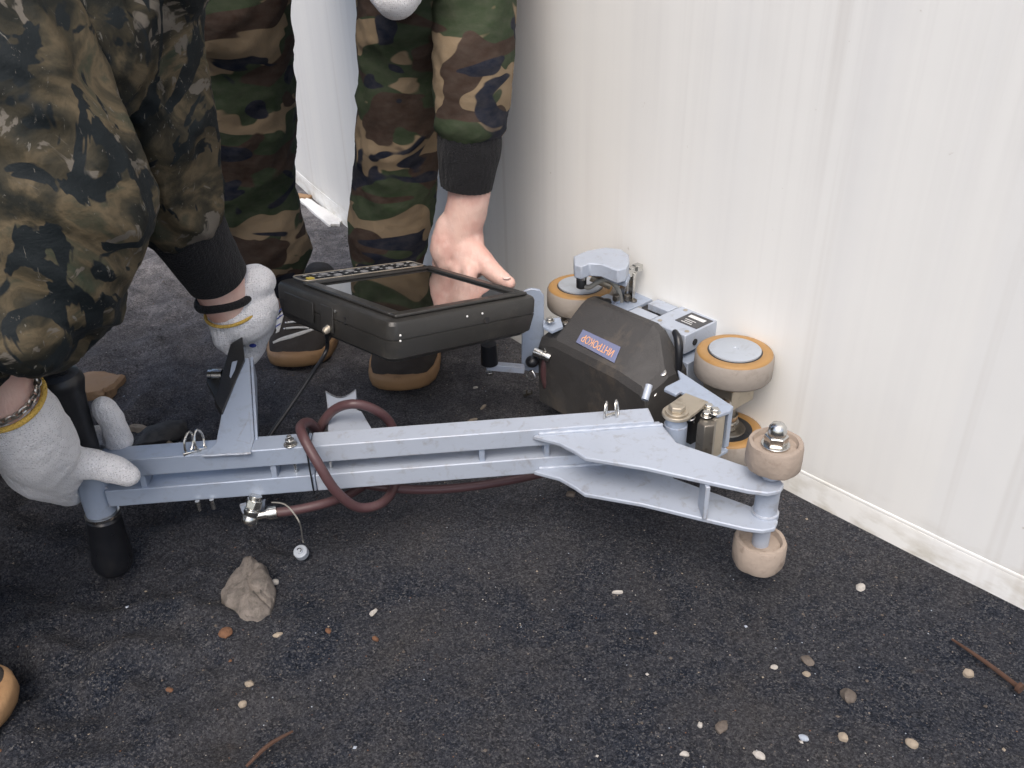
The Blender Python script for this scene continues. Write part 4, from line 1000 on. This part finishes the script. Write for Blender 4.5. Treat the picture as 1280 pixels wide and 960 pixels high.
for i, px in enumerate((552,563,575,587)):                     # four fingers go down behind the case and curl under it
    k = .205-i*.021
    hand.append(([PY(px,318,HBY+.012), T(TW+.012, k, .004), T(TW+.014, k, -.034), T(TW+.002, k, -.060), T(TW-.022, k, -.063)], [.0120,.0105,.0095,.0090,.0075]))
shB = Vector((-.02, 1.20, .92)); shB2 = Vector((-.40, 1.22, .92)); pel = Vector((-.22, 1.56, .80)); nk = Vector((-.21, 1.12, 1.02))
hc, eyesB, PB = head_chains(Vector((-.21, .99, 1.11)), (0,-.75,-.66))
kR, kL = PY(518,-40,1.16), PY(296,-20,1.24)
rh = [PY(494,-20,1.06), PY(505,-90,1.08)]
body = hand + hc + [([nk, Vector((-.21,1.02,1.09))], [.06,.055]),
    ([pel, Vector((-.22,1.38,.92)), Vector((-.21,1.20,.98))], [.13,.125,.14]), ([shB2, shB], [.055,.055]),
    ([shB, Vector((-.01,1.16,.72)), fore[0]], [.05,.042,.036]), ([shB2, Vector((-.36,1.14,.76)), rh[1], rh[0]], [.05,.042,.034,.03]),
    ([pel+Vector((.09,0,-.02)), kR+Vector((0,.02,.02)), PY(505,100,1.20), PY(494,230,1.24), PY(487,330,1.26), PY(495,400,1.27)], [.08,.042,.038,.036,.03,.03]),
    ([pel+Vector((-.09,0,-.02)), kL+Vector((0,.02,.02)), PY(303,100,1.29), PY(311,230,1.325), PY(340,318,1.335), PY(352,380,1.36)], [.08,.045,.042,.038,.03,.03])]
def skin_d(v): return .0006*mn.noise(v*60)+.0004*mn.noise(v*140)
bo = obj('body', blob(body, .0032, 5, skin_d), M_SKIN, pB, angle=180)
# thumb nail
tip = PY(634,349,HBY-.062); mb = MB(); mb.ball(tip+Vector((-.0008,-.0012,.0026)), .0048, 7, (1.15,.9,.34)); 
m, n, b = nmat('nail'); b.inputs['Base Color'].default_value = (.78,.58,.52,1); b.inputs['Roughness'].default_value = .3
obj('thumb_nail', mb, m, pB)
for e in eyesB:
    mb = MB(); mb.ball(e, .013, 8); obj('eye', mb, M_EYE, pB)
mb = blob([([PB(-.03,0,.055), PB(-.005,0,.06)], [.072,.066])], .006, 4, folds(.004, 40)); obj('hair', mb, M_HAIR, pB)
# jacket: torso, both sleeves
slv = [shB, PY(593,-160,HBY+.05), PY(591,-40,HBY+.02), PY(592,60,HBY), PY(589,130,HBY), PY(588,158,HBY), PY(587,172,HBY)]
jB = [([pel+Vector((0,-.05,.04)), Vector((-.22,1.38,.93)), Vector((-.21,1.18,.985))], [.16,.16,.165]), ([shB2, shB], [.07,.07]),
      (slv, [.068,.056,.051,.0495,.0475,.046,.036]), ([shB2, Vector((-.35,1.15,.76)), rh[1]+Vector((0,0,.05))], [.068,.056,.045])]
obj('jacket', blob(jB, .0055, 4, folds(.0050, 20, (1,0,.35), .35, 3.)), M_CAMO, pB, angle=180)
mb = MB(); mb.tube([PY(588,163,HBY), PY(587,180,HBY), PY(585,205,HBY), PY(583,234,HBY)], [.0400,.0415,.0385,.0335], 72, 14, 'flat', lambda v: .0007*math.sin(math.atan2(v.y-HBY, v.x-wr.x)*46)+.001*mn.noise(v*50)); obj('cuff', mb, M_CUFF, pB, angle=80)
# trousers
aR_, aL_ = PY(487,330,1.25), PY(338,312,1.33)
tB = [([pel, pel+Vector((.09,-.01,-.04)), kR+Vector((0,.02,.03)), PY(508,70,1.19), PY(500,150,1.21), PY(494,230,1.235), PY(488,285,1.25), PY(486,318,1.25)], [.13,.105,.078,.062,.060,.060,.063,.058]),
      ([pel, pel+Vector((-.09,-.01,-.04)), kL+Vector((0,.02,.03)), PY(300,70,1.28), PY(306,150,1.30), PY(311,230,1.32), PY(330,285,1.33), PY(343,318,1.33), PY(346,336,1.34)], [.13,.105,.080,.074,.074,.070,.066,.060,.048]),
      ([PY(445,-40,1.20), PY(459,10,1.19), PY(468,60,1.19)], [.014,.013,.02])]
obj('trousers', blob(tB, .0055, 4, folds(.0075, 15, (1,.3,.55), .4, 8.)), M_CAMO, pB, angle=180)
shoe(pB, G(499,497)+Vector((0,-.002,0)), (-.03,-1,0)); shoe(pB, G(368,468), (.0,-1,0), True)
gB = [([rh[0], PY(495,-8,1.05)], [.031,.028]), ([rh[1], rh[0]], [.033,.034]), ([PY(478,-12,1.05), PY(481,-4,1.045)], [.016,.013]), ([PY(488,-8,1.045), PY(489,4,1.04)], [.0145,.013]), ([PY(498,-8,1.045), PY(499,6,1.04)], [.0145,.013]), ([PY(510,-12,1.05), PY(508,-2,1.045)], [.0145,.013]), ([PY(520,-40,1.05), PY(516,-16,1.045)], [.015,.013])]
obj('glove', blob(gB, .0028, 5, knit_bulge), M_GLOVE, pB, angle=180)

# --- crouching person at the left
pA = thing('person', (-.75, .62, 0), 'crouching person in leafy camouflage with white knit gloves gripping the scanner handle', 'person')
# near (right) hand on the upper grip
W0, W1 = PY(-110,412,.60), PY(-16,478,.612)
GR = lambda px, py, dy=0: PY(px, py, .705+dy)
W2 = PY(17,512,.627)
near = [([W2, PY(26,526,.634), PY(48,560,.655), PY(72,590,.678)], [.0315,.034,.0345,.024]),
        ([PY(20,555,.645), PY(46,588,.668), PY(72,606,.688)], [.022,.026,.019]),
        ([PY(58,560,.655), PY(88,577,.672), PY(118,581,.684), PY(146,588,.690), PY(160,594,.692)], [.0225,.0172,.0148,.0136,.0115])]
fing = [([PY(62,604,.685), PY(80,612,.722), PY(112,585,.772), PY(138,562,.768), PY(149,550,.752)], [.0150,.0140,.0130,.0135,.0140]),
        ([PY(149,552,.752), PY(143,535,.745), PY(140,526,.742)], [.0140,.0130,.0125]), ([PY(140,524,.742), PY(132,513,.738), PY(129,509,.736)], [.0128,.0124,.0110]),
        ([PY(60,590,.70), PY(76,560,.745), PY(102,556,.765), PY(122,545,.755)], [.0145,.0135,.013,.012]),
        ([PY(72,612,.695), PY(86,618,.722), PY(100,612,.752), PY(118,602,.758)], [.0135,.0125,.0120,.0110]),
        ([PY(64,600,.70), PY(84,600,.748), PY(112,590,.768), PY(130,575,.765)], [.0140,.0130,.0125,.0115])]
obj('glove', blob(near+fing, .0021, 4, knit_bulge), M_GLOVE, pA, angle=180)
# far (left) hand at the clamp plate
FW0, FW1 = PY(258,322,.885), PY(284,378,.90)
farh = [([PY(300,398,.905), PY(310,392,.91), PY(316,384,.915)], [.0325,.0325,.030]), ([PY(302,372,.91), PY(318,354,.915), PY(324,352,.92)], [.024,.022,.019]),
        ([PY(284,408,.895), PY(282,424,.887), PY(287,436,.884)], [.021,.015,.008]),
        ([PY(318,360,.92), PY(326,378,.93), PY(322,402,.935)], [.020,.018,.015]), ([PY(312,395,.92), PY(326,412,.93), PY(318,432,.925)], [.016,.0135,.012]), ([PY(305,405,.92), PY(320,428,.93), PY(312,446,.92)], [.015,.013,.011]),
        ([PY(322,365,.93), PY(332,392,.945), PY(330,412,.945)], [.015,.0135,.012])]
obj('glove', blob(farh, .0021, 4, knit_bulge), M_GLOVE, pA, angle=180)
for px, py, Y in ((321,402,.916),(327,408,.918),(320,410,.915),(314,420,.912),(321,422,.913),(316,432,.908)):
    mb = MB(); mb.ball(PY(px,py,Y), .0034, 6, (1.3,.8,.7)); obj('grip_dot', mb, M_BLUE, pA)
shF = Vector((-.54, .90, .84)); shN = Vector((-.76, .52, .84)); pelA = Vector((-.98, .72, .34)); nkA = Vector((-.63, .71, .94))
hcA, eyesA, PA_ = head_chains(Vector((-.55, .72, 1.05)), (.75,.25,-.6))
kN = PY(35,300,.64); kF = Vector((-.55,.95,.42))
body = sub(near, .82) + sub(fing, .8) + sub(farh, .82) + hcA + [
    ([shN, Vector((-.76,.50,.58)), W0, W1, W2, PY(26,526,.634)], [.038,.042,.033,.0275,.0270,.026]), ([shF, PY(166,-10,.835), PY(182,90,.848), PY(210,235,.860), FW0, FW1, PY(300,392,.905)], [.038,.032,.028,.027,.029,.0275,.026]),
    ([nkA, Vector((-.59,.71,1.0))], [.058,.055]), ([pelA, Vector((-.86,.72,.62)), Vector((-.70,.71,.85))], [.12,.11,.115]), ([shN, shF], [.038,.038]),
    ([pelA, PY(-230,80,.69), PY(-40,110,.70), PY(25,235,.675), PY(0,320,.665), PY(-130,430,.60), Vector((-.66,.53,.10))], [.09,.05,.040,.038,.034,.034,.03]), ([pelA, kF, Vector((-.85,.95,.08))], [.09,.055,.04])]
obj('body', blob(body, .0034, 5, skin_d), M_SKIN, pA, angle=180)
for e in eyesA:
    mb = MB(); mb.ball(e, .013, 8); obj('eye', mb, M_EYE, pA)
mb = blob([([PA_(-.03,0,.055), PA_(-.005,0,.06)], [.072,.066])], .006, 4, folds(.004, 40)); obj('hair', mb, M_HAIR, pA)
def loop(c, ax, r, tr, nm, mt, k=30, wob=0, ell=1., n=10):
    ax = Vector(ax).normalized(); x = ax.orthogonal().normalized(); y = ax.cross(x); mb = MB()
    mb.tube([c+x*math.cos(a)*r*(1+wob*mn.noise(Vector((math.cos(a)*3,math.sin(a)*3,1))))+y*math.sin(a)*r for a in [2*math.pi*i/k for i in range(k+1)]], tr, n, 2)
    return obj(nm, mb, mt, pA, angle=80)
axn = (PY(26,524,.635)-W1).normalized()
cN = PY(5,497,.620)
loop(cN+axn*.004, axn, .0305, .0026, 'glove_trim', M_YTRIM)
mb = MB(); ax = (axn+Vector((0,0,.1))).normalized(); x = ax.orthogonal().normalized(); y = ax.cross(x); cb = cN-axn*.007
for i in range(34):
    a = 2*math.pi*i/34; p = cb+(x*math.cos(a)+y*math.sin(a))*.0305; t_ = (-x*math.sin(a)+y*math.cos(a)); w_ = ax if i % 2 else (p-cb).normalized()
    mb.tube([p+t_*(.0042*math.cos(q))+w_*(.0026*math.sin(q)) for q in [2*math.pi*j/10 for j in range(11)]], .0010, 6, 1)
obj('bracelet', mb, M_CHAIN, pA)
axf = (FW1-FW0).normalized()
loop(PY(291,386,.902), axf, .0318, .0020, 'glove_trim', M_YTRIM)
mb = MB(); cw = PY(279,369,.899); x = axf.orthogonal().normalized(); y = axf.cross(x)
mb.tube([cw+(x*math.cos(a)+y*math.sin(a))*.0300+axf*(.004*math.sin(a*2)) for a in [2*math.pi*i/24 for i in range(25)]], .0048, 10, 2, 'flat', None, 1.0); obj('wristband', mb, M_CUFF, pA, angle=80)
q0, q1 = PY(232,284,.868), PY(270,345,.893); qd = q1-q0
mb = MB(); mb.tube([q0-qd*.15, q0, q0+qd*.5, q1, q1+qd*.02], [.038,.0405,.0375,.0345,.0335], 72, 12, 'flat', lambda v: .0008*mn.noise(v*50)); obj('cuff', mb, M_CUFF, pA, angle=80)
mb = MB(); r0, r1 = PY(-90,426,.600), PY(-44,458,.607); mb.tube([r0, r1], [.038,.034], 48, 4); obj('cuff', mb, M_CUFF, pA, angle=80)
jA = [([Vector((-.92,.72,.42)), Vector((-.84,.73,.62)), Vector((-.69,.73,.84))], [.17,.16,.16]), ([shN, shF], [.07,.07]),
      ([Vector((-.66,.74,.50)), PY(20,60,.76), PY(95,20,.80), PY(140,-60,.83)], [.10,.085,.075,.075]),
      ([shF, PY(150,-140,.82), PY(166,-10,.835), PY(182,90,.845), PY(196,170,.85), PY(210,235,.858), PY(226,275,.866), PY(233,287,.87)], [.075,.066,.057,.054,.054,.052,.046,.036]),
      ([shN, Vector((-.76,.50,.58)), PY(-130,395,.57), PY(-85,425,.598)], [.07,.06,.055,.041])]
obj('jacket', blob(jA, .005, 3, folds(.0085, 19, (1,.2,-1.25), .32, 1.5, .5)), M_OAK, pA, angle=180)
tA = [([pelA, PY(-230,60,.68), PY(-60,40,.67), PY(28,150,.655)], [.15,.105,.085,.070]), ([PY(20,120,.66), PY(62,215,.65), PY(80,270,.645), PY(72,340,.64), PY(58,400,.635), PY(42,436,.60)], [.066,.068,.066,.060,.044,.022]),
      ([PY(-70,60,.68), PY(-50,220,.66), PY(-30,330,.645), PY(-10,410,.635)], [.085,.085,.075,.045]), ([PY(10,200,.665), PY(20,300,.655), PY(10,380,.645)], [.075,.075,.06]),
      ([PY(48,400,.62), PY(30,425,.58), PY(-5,418,.565), PY(-90,415,.56)], [.038,.028,.026,.04]), ([PY(-20,330,.63), PY(-140,440,.58), Vector((-.66,.53,.10))], [.07,.075,.055]),
      ([pelA, Vector((-.76,.9,.42)), kF, Vector((-.72,.95,.25)), Vector((-.85,.95,.10))], [.15,.11,.09,.08,.06])]
obj('trousers', blob(tA, .005, 3, folds(.0095, 16, (1,.2,-.75), .34, 4.2, .55)), M_OAK, pA, angle=180)
t0 = G(19,908); shoe(pA, (t0.x, t0.y, 0), (1,-.12,0)); shoe(pA, (-.64,.98,0), (1,-.1,0))
